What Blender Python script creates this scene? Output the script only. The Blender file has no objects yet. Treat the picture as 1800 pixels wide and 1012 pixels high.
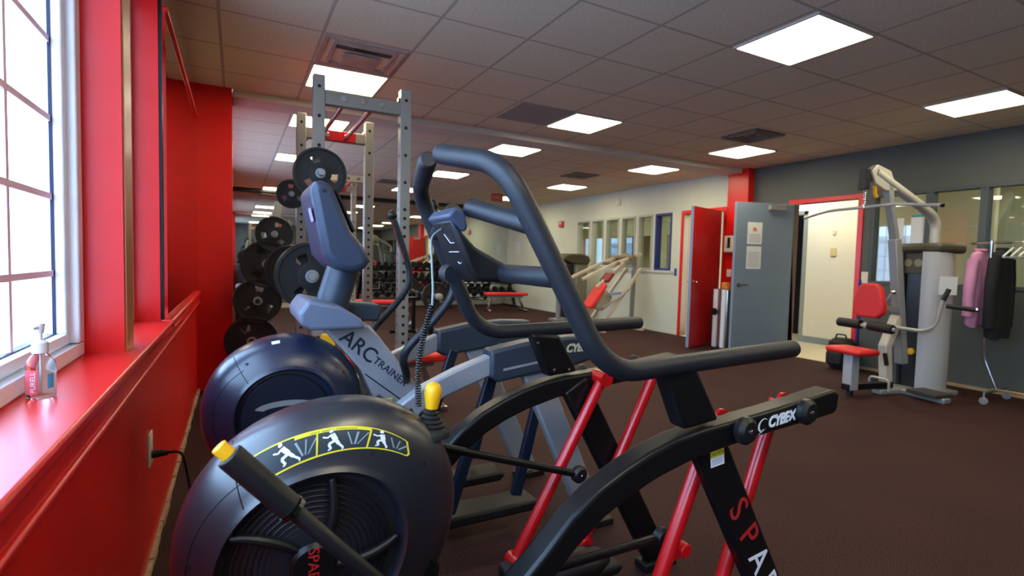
import bpy, bmesh, math, random
from mathutils import Vector, Matrix, Euler
random.seed(7)
D = bpy.data
SC = bpy.context.scene
COL = SC.collection
PI = math.pi
R = math.radians

# ------------------------------------------------------------------ camera, world, exposure
cam_d = D.cameras.new('camera'); cam = D.objects.new('camera', cam_d); COL.objects.link(cam); SC.camera = cam
cam_d.sensor_width = 36; cam_d.lens = 914 / 1800 * 36
yaw, pit, rol = R(27.979), R(2.974), R(1.457)
F_ = Vector((math.sin(yaw) * math.cos(pit), math.cos(yaw) * math.cos(pit), -math.sin(pit)))
R0 = Vector((math.cos(yaw), -math.sin(yaw), 0)); U0 = R0.cross(F_)
R1 = R0 * math.cos(rol) + U0 * math.sin(rol); U1 = -R0 * math.sin(rol) + U0 * math.cos(rol)
m = Matrix.Identity(4)
for i in range(3):
    m[i][0] = R1[i]; m[i][1] = U1[i]; m[i][2] = -F_[i]
m.translation = Vector((0.308, 0, 1.244)); cam.matrix_world = m
cam_d.clip_start = 0.05; cam_d.clip_end = 200
cam_d.dof.use_dof = True; cam_d.dof.focus_distance = 1.55; cam_d.dof.aperture_fstop = 4.0
SC.view_settings.view_transform = 'Standard'; SC.view_settings.look = 'None'
SC.view_settings.gamma = 1; SC.view_settings.use_curve_mapping = False
SC.view_settings.exposure = 0.0
world = D.worlds.new('sky'); SC.world = world; world.use_nodes = True
wb = world.node_tree.nodes['Background']
wb.inputs[0].default_value = (0.44, 0.66, 1.0, 1); wb.inputs[1].default_value = 13
LAMP = 24.0      # brightness of the ceiling panels
for (px, py, sx, sz) in ((-0.55, 0.6, 3.4, 2.2), (-0.55, 2.7, 0.9, 2.2), (-0.55, 8.3, 4.2, 2.0)):
    ld = D.lights.new('window_portal', 'AREA'); ld.shape = 'RECTANGLE'; ld.size = sz; ld.size_y = sx; ld.cycles.is_portal = True
    lo = D.objects.new('window_portal', ld); COL.objects.link(lo); lo.location = (px, py, 1.75); lo.rotation_euler = (0, -PI / 2, 0)
try:
    SC.cycles.max_bounces = 10; SC.cycles.diffuse_bounces = 5; SC.cycles.glossy_bounces = 5
    SC.cycles.transparent_max_bounces = 12; SC.cycles.sample_clamp_indirect = 8
except Exception: pass

# ------------------------------------------------------------------ materials
def srgb(r, g, b):
    f = lambda c: ((c / 255 + .055) / 1.055) ** 2.4 if c > 10 else c / 255 / 12.92
    return (f(r), f(g), f(b), 1)
MATS = {}
def mat(name, col, rough=.5, metal=0., spec=.5, noise=0., nscale=30., bump=0., bscale=200., emit=0., coat=0., trans=0., ior=1.45, alpha=1.):
    if name in MATS: return MATS[name]
    a = D.materials.new(name); a.use_nodes = True; nt = a.node_tree; b = nt.nodes['Principled BSDF']
    c = srgb(*col)
    b.inputs['Base Color'].default_value = c; b.inputs['Roughness'].default_value = rough
    b.inputs['Metallic'].default_value = metal; b.inputs['Specular IOR Level'].default_value = spec
    b.inputs['Coat Weight'].default_value = coat; b.inputs['Coat Roughness'].default_value = .25
    b.inputs['Transmission Weight'].default_value = trans; b.inputs['IOR'].default_value = ior; b.inputs['Alpha'].default_value = alpha
    if emit:
        b.inputs['Emission Color'].default_value = c; b.inputs['Emission Strength'].default_value = emit
    tc = None
    if noise or bump: tc = nt.nodes.new('ShaderNodeTexCoord')
    if noise:
        n = nt.nodes.new('ShaderNodeTexNoise'); n.inputs['Scale'].default_value = nscale; n.inputs['Detail'].default_value = 4
        nt.links.new(tc.outputs['Object'], n.inputs['Vector'])
        r = nt.nodes.new('ShaderNodeMapRange'); r.inputs[1].default_value = .3; r.inputs[2].default_value = .7
        r.inputs[3].default_value = 1 - noise; r.inputs[4].default_value = 1 + noise
        nt.links.new(n.outputs['Fac'], r.inputs[0])
        mx = nt.nodes.new('ShaderNodeMix'); mx.data_type = 'RGBA'; mx.blend_type = 'MULTIPLY'; mx.inputs[0].default_value = 1
        mx.inputs[6].default_value = c; nt.links.new(r.outputs[0], mx.inputs[7]); nt.links.new(mx.outputs[2], b.inputs['Base Color'])
    if bump:
        n = nt.nodes.new('ShaderNodeTexNoise'); n.inputs['Scale'].default_value = bscale; n.inputs['Detail'].default_value = 2
        nt.links.new(tc.outputs['Object'], n.inputs['Vector'])
        bp = nt.nodes.new('ShaderNodeBump'); bp.inputs['Strength'].default_value = bump; bp.inputs['Distance'].default_value = .002
        nt.links.new(n.outputs['Fac'], bp.inputs['Height']); nt.links.new(bp.outputs['Normal'], b.inputs['Normal'])
    MATS[name] = a
    return a
RED = mat('red_wall_paint', (216, 22, 16), .34, noise=.05, nscale=3, bump=.15, bscale=60)
REDW = mat('red_trim_paint', (216, 26, 20), .3, spec=.7)
GREYW = mat('slate_wall_paint', (80, 84, 78), .6, noise=.03, nscale=4)
CREAM = mat('pale_wall_paint', (202, 207, 186), .6, noise=.03, nscale=3)
HALLW = mat('cream_hall_paint', (232, 228, 205), .6, noise=.02)
WHITE = mat('white_vinyl', (238, 242, 246), .3)
BLACK = mat('black_powder_coat', (13, 14, 15), .36, spec=.35, bump=.1, bscale=600)
BLACKP = mat('black_plastic', (17, 18, 20), .42, bump=.15, bscale=900)
FOAM = mat('charcoal_foam_grip', (27, 30, 35), .45, bump=.25, bscale=700)
RUB = mat('black_rubber', (14, 14, 15), .6)
HOUS = mat('graphite_shroud_plastic', (25, 28, 36), .36, bump=.12, bscale=1200, spec=.8, coat=.6)
REDM = mat('red_powder_coat', (178, 12, 17), .28, coat=.3)
REDV = mat('red_vinyl_upholstery', (214, 36, 34), .45, noise=.04)
SILV = mat('silver_powder_coat', (150, 152, 150), .4, metal=.35, bump=.05)
RACKM = mat('champagne_rack_steel', (146, 140, 128), .42, metal=.35, noise=.05)
CHROME = mat('polished_chrome', (205, 205, 205), .12, metal=1)
ARCG = mat('light_silver_frame', (146, 148, 152), .38, metal=.2)
ARCD = mat('slate_blue_plastic', (46, 55, 66), .42, bump=.1, bscale=900)
YEL = mat('yellow_plastic', (238, 176, 22), .4)
DECY = mat('yellow_decal', (222, 204, 40), .5)
DECW = mat('white_decal', (225, 228, 235), .5)
DECG = mat('dark_green_decal', (38, 50, 54), .45)
DECL = mat('grey_decal', (96, 110, 120), .5)
DECR = mat('red_decal', (170, 30, 34), .5)
DECB = mat('navy_decal', (26, 30, 48), .5)
PAPER = mat('white_paper', (215, 216, 214), .8)
IVORY = mat('ivory_plastic', (214, 206, 180), .45)
MIR = mat('mirror_silver', (214, 220, 214), .015, metal=1)
PLATE = mat('black_iron_plate', (22, 23, 24), .45, noise=.15)
def glass_mat(name, tint, refl):
    a = D.materials.new(name); a.use_nodes = True; nt = a.node_tree; nt.nodes.remove(nt.nodes['Principled BSDF'])
    out = nt.nodes['Material Output']; t = nt.nodes.new('ShaderNodeBsdfTransparent'); t.inputs[0].default_value = tint
    g = nt.nodes.new('ShaderNodeBsdfGlossy'); g.inputs['Roughness'].default_value = .02
    f = nt.nodes.new('ShaderNodeLayerWeight'); f.inputs[0].default_value = .5
    pw = nt.nodes.new('ShaderNodeMath'); pw.operation = 'POWER'; pw.inputs[1].default_value = 5; nt.links.new(f.outputs['Facing'], pw.inputs[0])
    mm = nt.nodes.new('ShaderNodeMath'); mm.operation = 'MULTIPLY_ADD'; mm.inputs[1].default_value = .7; mm.inputs[2].default_value = .04 * refl; nt.links.new(pw.outputs[0], mm.inputs[0])
    x = nt.nodes.new('ShaderNodeMixShader'); nt.links.new(mm.outputs[0], x.inputs[0]); nt.links.new(t.outputs[0], x.inputs[1]); nt.links.new(g.outputs[0], x.inputs[2])
    nt.links.new(x.outputs[0], out.inputs[0]); return a
GLASS = glass_mat('window_glass', (.97, .99, 1, 1), 1.0)
GLASS2 = glass_mat('interior_glass', (.86, .92, .9, 1), 2.0)
CLEAR = mat('clear_gel_plastic', (235, 245, 252), .06, trans=1., ior=1.3)
EMIT = mat('light_diffuser', (255, 241, 206), .5, emit=LAMP)

def node_mat(name): 
    a = D.materials.new(name); a.use_nodes = True; return a, a.node_tree, a.node_tree.nodes['Principled BSDF']
def rubber_floor():
    a, nt, b = node_mat('speckled_rubber_floor')
    tc = nt.nodes.new('ShaderNodeTexCoord'); b.inputs['Roughness'].default_value = .75; b.inputs['Specular IOR Level'].default_value = .15
    n = nt.nodes.new('ShaderNodeTexNoise'); n.inputs['Scale'].default_value = 160; n.inputs['Detail'].default_value = 3
    nt.links.new(tc.outputs['Object'], n.inputs['Vector'])
    cr = nt.nodes.new('ShaderNodeValToRGB'); e = cr.color_ramp.elements
    e[0].position = .38; e[0].color = srgb(32, 18, 17); e[1].position = .66; e[1].color = srgb(76, 45, 42)
    nt.links.new(n.outputs['Fac'], cr.inputs[0])
    n2 = nt.nodes.new('ShaderNodeTexNoise'); n2.inputs['Scale'].default_value = 1.3; nt.links.new(tc.outputs['Object'], n2.inputs['Vector'])
    mr = nt.nodes.new('ShaderNodeMapRange'); mr.inputs[1].default_value = .3; mr.inputs[2].default_value = .7; mr.inputs[3].default_value = .85; mr.inputs[4].default_value = 1.12
    nt.links.new(n2.outputs['Fac'], mr.inputs[0])
    mx = nt.nodes.new('ShaderNodeMix'); mx.data_type = 'RGBA'; mx.blend_type = 'MULTIPLY'; mx.inputs[0].default_value = 1
    nt.links.new(cr.outputs[0], mx.inputs[6]); nt.links.new(mr.outputs[0], mx.inputs[7]); nt.links.new(mx.outputs[2], b.inputs['Base Color'])
    bp = nt.nodes.new('ShaderNodeBump'); bp.inputs['Strength'].default_value = .3; bp.inputs['Distance'].default_value = .002
    nt.links.new(n.outputs['Fac'], bp.inputs['Height']); nt.links.new(bp.outputs['Normal'], b.inputs['Normal'])
    return a
def tile_ceiling(offx, offy, name):
    a, nt, b = node_mat(name); b.inputs['Roughness'].default_value = .85; b.inputs['Specular IOR Level'].default_value = .2
    tc = nt.nodes.new('ShaderNodeTexCoord'); sp = nt.nodes.new('ShaderNodeSeparateXYZ'); nt.links.new(tc.outputs['Object'], sp.inputs[0])
    def line(out, off):
        s = nt.nodes.new('ShaderNodeMath'); s.operation = 'SUBTRACT'; s.inputs[1].default_value = off - 50 * .61; nt.links.new(sp.outputs[out], s.inputs[0])
        d = nt.nodes.new('ShaderNodeMath'); d.operation = 'DIVIDE'; d.inputs[1].default_value = .61; nt.links.new(s.outputs[0], d.inputs[0])
        fr = nt.nodes.new('ShaderNodeMath'); fr.operation = 'FRACT'; nt.links.new(d.outputs[0], fr.inputs[0])
        c = nt.nodes.new('ShaderNodeMath'); c.operation = 'SUBTRACT'; c.inputs[1].default_value = .5; nt.links.new(fr.outputs[0], c.inputs[0])
        ab = nt.nodes.new('ShaderNodeMath'); ab.operation = 'ABSOLUTE'; nt.links.new(c.outputs[0], ab.inputs[0])
        g = nt.nodes.new('ShaderNodeMath'); g.operation = 'GREATER_THAN'; g.inputs[1].default_value = .483; nt.links.new(ab.outputs[0], g.inputs[0])
        return g
    gx, gy = line(0, offx), line(1, offy)
    mxm = nt.nodes.new('ShaderNodeMath'); mxm.operation = 'MAXIMUM'; nt.links.new(gx.outputs[0], mxm.inputs[0]); nt.links.new(gy.outputs[0], mxm.inputs[1])
    n = nt.nodes.new('ShaderNodeTexNoise'); n.inputs['Scale'].default_value = 90; n.inputs['Detail'].default_value = 5; nt.links.new(tc.outputs['Object'], n.inputs['Vector'])
    cr = nt.nodes.new('ShaderNodeValToRGB'); e = cr.color_ramp.elements; e[0].position = .3; e[0].color = srgb(208, 190, 160); e[1].position = .6; e[1].color = srgb(230, 213, 182)
    nt.links.new(n.outputs['Fac'], cr.inputs[0])
    mx = nt.nodes.new('ShaderNodeMix'); mx.data_type = 'RGBA'; nt.links.new(mxm.outputs[0], mx.inputs[0]); nt.links.new(cr.outputs[0], mx.inputs[6]); mx.inputs[7].default_value = srgb(182, 165, 146)  # darker grid lines: shadow along the tile edges, put into the colour
    nt.links.new(mx.outputs[2], b.inputs['Base Color'])
    bp = nt.nodes.new('ShaderNodeBump'); bp.inputs['Strength'].default_value = .6; bp.inputs['Distance'].default_value = -.006
    nt.links.new(mxm.outputs[0], bp.inputs['Height']); nt.links.new(bp.outputs['Normal'], b.inputs['Normal'])
    return a
FLOOR = rubber_floor()
HALLF = mat('cream_vinyl_floor', (214, 200, 160), .3, noise=.04, nscale=6)

# ------------------------------------------------------------------ mesh helpers
class MB:
    def __init__(s): s.v = []; s.f = []; s.fl = []
    def add(s, vs, fs, flat=False):
        n = len(s.v); s.v += [tuple(x) for x in vs]; s.f += [tuple(i + n for i in f) for f in fs]; s.fl += [flat] * len(fs); return s
    def box(s, c, d, rz=0., ry=0., rx=0.):
        M = Euler((rx, ry, rz)).to_matrix(); c = Vector(c)
        vs = [c + M @ Vector((x * d[0] / 2, y * d[1] / 2, z * d[2] / 2)) for x in (-1, 1) for y in (-1, 1) for z in (-1, 1)]
        return s.add(vs, [(0, 1, 3, 2), (4, 6, 7, 5), (0, 4, 5, 1), (2, 3, 7, 6), (0, 2, 6, 4), (1, 5, 7, 3)], True)
    def b2(s, a, b): # box from corner to corner
        return s.box([(a[i] + b[i]) / 2 for i in range(3)], [abs(b[i] - a[i]) for i in range(3)])
    def bar(s, p0, p1, w, h, up=(0, 0, 1)): # rectangular bar, w across, h along up
        p0, p1, up = Vector(p0), Vector(p1), Vector(up); d = (p1 - p0).normalized()
        if abs(d.dot(up)) > .98: up = Vector((1, 0, 0))
        x = d.cross(up).normalized(); z = x.cross(d).normalized()
        vs = [p + x * a * w / 2 + z * b * h / 2 for p in (p0, p1) for a, b in ((-1, -1), (1, -1), (1, 1), (-1, 1))]
        return s.add(vs, [(3, 2, 1, 0), (4, 5, 6, 7), (0, 1, 5, 4), (1, 2, 6, 5), (2, 3, 7, 6), (3, 0, 4, 7)], True)
    def tube(s, pts, r, n=16, caps=True, rnd=False):
        pts = [Vector(p) for p in pts]; k = len(pts)
        rs = list(r) if isinstance(r, (list, tuple)) else [r] * k
        if rnd: # rounded ends
            def ends(p, q, rr): # ring positions from the tip inwards
                d = (p - q).normalized(); return [(p + d * rr * math.sin(a) * .6, rr * math.cos(a)) for a in (1.5, 1.2, .8, .4)]
            a = ends(pts[0], pts[1], rs[0]); b = ends(pts[-1], pts[-2], rs[-1])[::-1]
            pts = [p for p, _ in a] + pts + [p for p, _ in b]; rs = [q for _, q in a] + rs + [q for _, q in b]; k = len(pts)
        t = []
        for i in range(k):
            a = pts[max(i - 1, 0)]; b = pts[min(i + 1, k - 1)]; t.append((b - a).normalized())
        u = t[0].orthogonal().normalized(); vs = []; fs = []
        for i in range(k):
            u = (u - t[i] * u.dot(t[i])).normalized(); w = t[i].cross(u)
            for j in range(n):
                a = 2 * PI * j / n; vs.append(pts[i] + (u * math.cos(a) + w * math.sin(a)) * rs[i])
        for i in range(k - 1):
            for j in range(n):
                j2 = (j + 1) % n; fs.append((i * n + j, i * n + j2, (i + 1) * n + j2, (i + 1) * n + j))
        s.add(vs, fs)
        if caps:
            s.add([vs[j] for j in range(n)][::-1], [tuple(range(n))], True); s.add([vs[(k - 1) * n + j] for j in range(n)], [tuple(range(n))], True)
        return s
    def lathe(s, prof, o, ax, n=24): # prof: (radius, distance along ax)
        o, ax = Vector(o), Vector(ax).normalized(); u = ax.orthogonal().normalized(); w = ax.cross(u); vs = []; fs = []
        for (r, h) in prof:
            for j in range(n):
                a = 2 * PI * j / n; vs.append(o + ax * h + (u * math.cos(a) + w * math.sin(a)) * max(r, 1e-5))
        for i in range(len(prof) - 1):
            for j in range(n):
                j2 = (j + 1) % n; fs.append((i * n + j, i * n + j2, (i + 1) * n + j2, (i + 1) * n + j))
        return s.add(vs, fs)
    def disc(s, o, ax, r, h, n=24, bev=.15):
        b = min(r, h) * bev
        return s.lathe([(0, 0), (r - b, 0), (r, b), (r, h - b), (r - b, h), (0, h)], o, ax, n)
    def sphere(s, c, r, n=12, sq=1.):
        return s.lathe([(r * math.sin(PI * i / n), -r * sq * math.cos(PI * i / n)) for i in range(n + 1)], c, (0, 0, 1), n * 2)
    def prism(s, poly, axis, a, b): # poly of 2D points, extruded along axis 0/1/2 from a to b
        def P(p, h): return {0: (h, p[0], p[1]), 1: (p[0], h, p[1]), 2: (p[0], p[1], h)}[axis]
        n = len(poly); vs = [P(p, a) for p in poly] + [P(p, b) for p in poly]
        fs = [tuple(range(n))[::-1], tuple(range(n, 2 * n))] + [(i, (i + 1) % n, n + (i + 1) % n, n + i) for i in range(n)]
        return s.add(vs, fs, True)
    def mesh(s, name, smooth=True, sharp=35):
        me = D.meshes.new(name); me.from_pydata(s.v, [], s.f); me.update()
        bm = bmesh.new(); bm.from_mesh(me); bmesh.ops.remove_doubles(bm, verts=bm.verts, dist=1e-6)
        bmesh.ops.recalc_face_normals(bm, faces=bm.faces); bm.to_mesh(me); bm.free()
        if smooth:
            me.shade_smooth()
            try: me.set_sharp_from_angle(angle=R(sharp))
            except Exception: pass
        return me
OFF = {}
def obj(name, mb, material, parent=None, bevel=0., seg=2, label=None, sharp=35, subsurf=0):
    """ONE mesh object; coordinates of mb are those of the parent thing's frame of reference."""
    me = mb.mesh(name, sharp=sharp) if isinstance(mb, MB) else mb
    if parent is not None:
        off = OFF.get(parent.name)
        if off is not None: me.transform(Matrix.Translation(-off))
    if isinstance(material, (list, tuple)):
        for q in material: me.materials.append(q)
    else: me.materials.append(material)
    o = D.objects.new(name, me); COL.objects.link(o)
    if parent is not None:
        o.parent = parent
        if OFF.get(parent.name) is not None: OFF[o.name] = OFF[parent.name]
    if bevel:
        b = o.modifiers.new('bevel', 'BEVEL'); b.width = bevel; b.segments = seg; b.limit_method = 'ANGLE'; b.angle_limit = R(40); b.harden_normals = False
    if subsurf:
        b = o.modifiers.new('sub', 'SUBSURF'); b.levels = subsurf; b.render_levels = subsurf
    if label: o['label'] = label
    return o
def tag(o, label, cat, group=None, kind=None):
    o['label'] = label; o['category'] = cat
    if group: o['group'] = group
    if kind: o['kind'] = kind
    return o
def thing(name, label, cat, base, group=None, world=True):
    """An Empty at the thing's base. world=True: parts are given in room coordinates."""
    o = D.objects.new(name, None); COL.objects.link(o); o.location = base; o.empty_display_size = .1
    if world: OFF[o.name] = Vector(base)
    return tag(o, label, cat, group)
def struct(name, mb, material, parent=None, bevel=0.):
    o = obj(name, mb, material, parent, bevel)
    if parent is None: o['kind'] = 'structure'
    return o
def dup(o, loc=None, rot=None, label=None, group=None, parent=None):
    c = o.copy(); COL.objects.link(c)
    if parent is not None: c.parent = parent
    for ch in list(o.children): dup(ch, parent=c)
    if parent is None:
        if loc is not None: c.location = loc
        if rot is not None: c.rotation_euler = rot
        if label: c['label'] = label
        if group: c['group'] = group
    return c
def path(pts, fil, n=7): # polyline with rounded corners
    P = [Vector(p) for p in pts]; out = [P[0]]
    fil = fil if isinstance(fil, (list, tuple)) else [fil] * (len(P) - 2)
    for i in range(1, len(P) - 1):
        a, b, c = P[i - 1], P[i], P[i + 1]; f = min(fil[i - 1], (b - a).length * .49, (c - b).length * .49)
        s, e = b + (a - b).normalized() * f, b + (c - b).normalized() * f
        for k in range(n + 1):
            t = k / n; out.append(s * (1 - t) ** 2 + b * 2 * t * (1 - t) + e * t * t)
    out.append(P[-1]); return out
def text_mesh(txt, size, M, ext=.0006, shear=0., space=1., bold=0.):
    cu = D.curves.new('lettering', 'FONT'); cu.body = txt; cu.size = size; cu.extrude = ext; cu.align_x = 'CENTER'; cu.align_y = 'CENTER'
    cu.shear = shear; cu.space_character = space; cu.offset = bold; cu.resolution_u = 3
    o = D.objects.new('lettering', cu); COL.objects.link(o)
    dg = bpy.context.evaluated_depsgraph_get(); dg.update()
    me = D.meshes.new_from_object(o.evaluated_get(dg)); D.objects.remove(o); D.curves.remove(cu)
    me.transform(M); return me
def frame(o, x, y): # matrix with axes x,y at o
    x = Vector(x).normalized(); y = Vector(y); z = x.cross(y).normalized(); y = z.cross(x)
    M = Matrix.Identity(4)
    for i in range(3): M[i][0] = x[i]; M[i][1] = y[i]; M[i][2] = z[i]; M[i][3] = o[i]
    return M

# ------------------------------------------------------------------ room shell
H = 2.734; W = 7.26; YB = -1.7; YF = 13.4; XO = 11.0
struct('floor', MB().b2((-.02, YB, -.1), (W, YF, 0)), FLOOR)
struct('floor_hall', MB().b2((W, YB - .1, -.1), (XO, YF + .1, .002)), HALLF)
struct('ceiling', MB().b2((-.5, YB - .1, H), (XO, 5.45, H + .1)), tile_ceiling(.825, 1.91, 'ceiling_tiles_front'))
struct('ceiling_rear', MB().b2((-.5, 5.80, H), (XO, YF + .1, H + .1)), tile_ceiling(.825, 5.95, 'ceiling_tiles_rear'))
struct('trim_1', MB().b2((.28, 5.45, H - .065), (W, 5.80, H + .1)), mat('cream_beam_paint', (206, 194, 178), .6), bevel=.01)
struct('wall_back', MB().b2((-.5, YB - .1, 0), (XO, YB, H)), GREYW)
struct('wall_far', MB().b2((-.5, YF, 0), (XO, YF + .1, H)), CREAM)
struct('trim_2', MB().b2((0, YF - .22, H - .06), (W, YF, H)), mat('dark_header', (34, 32, 31), .7))
# left wall with its windows
wl = MB()
wl.b2((-.225, YB, 0), (0, 5.42, .87))
wl.b2((-.225, YB, 2.52), (-.025, 3.12, H)); wl.b2((-.225, YB, .87), (-.025, -1.2, 2.52))
wl.b2((-.225, 2.17, .87), (-.028, 2.31, 2.52)); wl.b2((-.225, 3.12, .87), (-.028, 5.42, H))
struct('wall_left', wl, RED)
struct('wall_left_rear', MB().b2((-.45, 5.8, 0), (0, 6.4, H)).b2((-.45, 6.4, 0), (0, 10.2, .9)).b2((-.45, 6.4, 2.4), (0, 10.2, H)).b2((-.45, 10.2, 0), (0, YF, H)), RED)
struct('trim_3', MB().b2((0, 5.42, 0), (.279, 5.80, H)), RED)
struct('trim_4', MB().b2((-.19, -1.2, .87), (.03, 2.17, .9)).b2((-.19, 2.17, .87), (.03, 3.12, .9)).b2((-.03, 3.12, .87), (.03, 5.42, .905)), REDW, bevel=.008)
struct('trim_5', MB().b2((0, -1.2, .815), (.018, 5.42, .87)).b2((0, -1.2, .80), (.026, 5.42, .816)), REDW, bevel=.005)
struct('trim_6', MB().b2((-.028, 3.13, 2.425), (.014, 5.42, 2.45)), REDW, bevel=.006)
struct('trim_7', MB().b2((-.029, 2.18, .9), (-.022, 2.305, 2.52)), mat('tan_corner_bead', (190, 118, 62), .35))
bb = MB()
for i in range(60):
    y0 = -1.2 + i * .11; t = .012 + .008 * random.random(); bb.b2((0, y0, 0), (t, y0 + .11, .018 + .012 * random.random()))
struct('baseboard_left', bb, mat('rough_plaster_edge', (168, 146, 112), .9, noise=.2))
mirL = MB().b2((-.028, 3.14, .906), (.0015, 5.4205, H - .001))
o = obj('wall_mirror', mirL, MIR); tag(o, 'tall wall mirror on the red wall between window and red pilaster', 'mirror')
o = obj('mirror_edge', MB().b2((-.03, 3.124, .905), (-.014, 3.138, H)), BLACK, None); o.name = 'trim_8'; o['kind'] = 'structure'
for i in range(6):
    x0 = .03 + i * 1.2
    o = obj('wall_mirror', MB().b2((x0, YF - .012, .12), (x0 + 1.196, YF - .002, H - .062)), MIR)
    tag(o, 'one panel of the mirror wall behind the dumbbell rack at the far end', 'mirror', 'mirror panels of the far wall')

def window(n, y0, y1, z0, z1, x, vy, hz):
    fr = MB(); d = .06
    for a, b in (((x - .03, y0, z0), (x + .055, y1, z0 + .045)), ((x - .03, y0, z1 - .05), (x + .055, y1, z1)), ((x - .03, y0, z0 + .045), (x + .055, y0 + .05, z1 - .05)), ((x - .03, y1 - .055, z0 + .045), (x + .055, y1, z1 - .05))): fr.b2(a, b)
    for a, b in (((x - .02, y0 + .05, z0 + .045), (x + .03, y1 - .055, z0 + .08)), ((x - .02, y1 - .09, z0 + .08), (x + .03, y1 - .055, z1 - .05)), ((x - .02, y0 + .05, z0 + .08), (x + .03, y0 + .085, z1 - .05))): fr.b2(a, b)
    w = struct('window_%d' % n, fr, WHITE, bevel=.006)
    mu = MB()
    for y in vy: mu.b2((x - .012, y - .009, z0 + .08), (x + .0, y + .009, z1 - .05))
    for z in hz: mu.b2((x - .012, y0 + .085, z - .009), (x + .001, y1 - .09, z + .009))
    obj('muntin', mu, mat('pinkish_muntin', (244, 206, 222), .5), w)
    obj('gasket', MB().b2((x - .004, y1 - .093, z0 + .08), (x + .004, y1 - .0895, z1 - .05)).b2((x - .004, y0 + .085, z0 + .0795), (x + .004, y1 - .09, z0 + .0835)), mat('dark_gasket', (20, 24, 60), .5), w)
    obj('window_pane', MB().b2((x - .02, y0 + .06, z0 + .06), (x - .016, y1 - .06, z1 - .06)), GLASS, w)
window(1, -1.19, 2.168, .9, 2.52, -.19, [1.73 - .37 * i for i in range(8)], [1.17 + .235 * i for i in range(6)])
window(2, 2.312, 3.118, .9, 2.52, -.19, [2.74], [1.17 + .235 * i for i in range(6)])
window(3, 6.4, 10.2, .9, 2.4, -.2, [6.4 + .42 * i for i in range(1, 9)], [1.25, 1.6, 1.95])

# outdoors
OUT = mat('pale_concrete_yard', (190, 196, 206), .8, noise=.05, nscale=1)
o = obj('ground_outside', MB().b2((-40, -30, -.3), (-.23, 45, -.2)), OUT); o['kind'] = 'structure'
o = obj('low_building', MB().b2((-26, -20, -.2), (-22, 30, 3.2)).b2((-26.2, -20, 3.2), (-21.8, 30, 3.4)), mat('white_render', (215, 220, 228), .8)); tag(o, 'long low white building seen through the left window', 'building')

# right wall: openings
DZ = 2.14
wr = MB()
wr.b2((W, YB, 0), (W + .12, 3.80, 1.09)); wr.b2((W, YB, 2.16), (W + .12, 3.80, H)); wr.b2((W, 3.62, 1.09), (W + .12, 3.80, 2.16))
for y0, y1 in ((3.02, 3.06), (2.53, 2.57), (1.86, 1.90), (.9, 1.0), (YB, -.6)): wr.b2((W, y0, 1.09), (W + .12, y1, 2.16))
wr.b2((W, 3.80, DZ), (W + .12, 4.68, H)); wr.b2((W, 4.68, 0), (W + .12, 5.52, H))
struct('wall_right', wr, GREYW)
wc = MB()
wc.b2((W, 5.52, 0), (W + .12, 5.86, H)); wc.b2((W, 5.86, DZ), (W + .12, 6.70, H)); wc.b2((W, 6.70, 0), (W + .12, 6.99, H))
wc.b2((W, 6.99, 0), (W + .12, 9.93, 1.14)); wc.b2((W, 6.99, 2.19), (W + .12, 9.93, H)); wc.b2((W, 9.93, 0), (W + .12, YF, H))
cw = [6.99, 7.44, 7.92, 8.42, 8.92, 9.42, 9.93]
for y in cw[1:-1]: wc.b2((W, y - .04, 1.14), (W + .12, y + .04, 2.19))
struct('wall_right_rear', wc, CREAM)
struct('trim_9', MB().b2((7.127, 5.33, 0), (W, 5.70, H)), RED, bevel=.004)
struct('baseboard_right', MB().b2((W - .012, YB, 0), (W, 3.74, .035)), mat('tan_cove_base', (168, 142, 104), .7))
struct('baseboard_rear', MB().b2((W - .012, 6.78, 0), (W, YF, .03)), mat('pale_cove_base', (200, 196, 176), .7))
wn = 4
for (y0, y1) in ((3.06, 3.62), (2.57, 3.02), (1.90, 2.53), (1.0, 1.86)):
    fr = MB(); x = W - .012
    for a, b in (((x, y0 - .02, 1.07), (W + .1, y1 + .02, 1.11)), ((x, y0 - .02, 2.14), (W + .1, y1 + .02, 2.18)), ((x, y0 - .02, 1.11), (W + .1, y0 + .015, 2.14)), ((x, y1 - .015, 1.11), (W + .1, y1 + .02, 2.14))): fr.b2(a, b)
    w = struct('window_%d' % wn, fr, mat('dark_slate_trim', (70, 78, 80), .5), bevel=.003)
    obj('window_pane', MB().b2((W + .05, y0 + .01, 1.1), (W + .056, y1 - .01, 2.15)), GLASS2, w); wn += 1
for i in range(6):
    y0, y1 = cw[i] + (.04 if i else .0), cw[i + 1] - (.04 if i < 5 else 0)
    fr = MB(); x = W - .015
    for a, b in (((x, y0, 1.14), (W + .12, y1, 1.18)), ((x, y0, 2.15), (W + .12, y1, 2.19)), ((x, y0, 1.18), (W + .12, y0 + .03, 2.15)), ((x, y1 - .03, 1.18), (W + .12, y1, 2.15))): fr.b2(a, b)
    w = struct('window_%d' % wn, fr, mat('blue_frame_paint', (44, 58, 130), .5) if i == 0 else mat('greige_frame', (176, 178, 166), .5), bevel=.003)
    obj('window_pane', MB().b2((W + .05, y0 + .02, 1.17), (W + .056, y1 - .02, 2.16)), GLASS2, w); wn += 1
struct('trim_10', MB().b2((W - .03, 6.93, 1.10), (W, 9.99, 1.14)), CREAM, bevel=.004)

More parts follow.
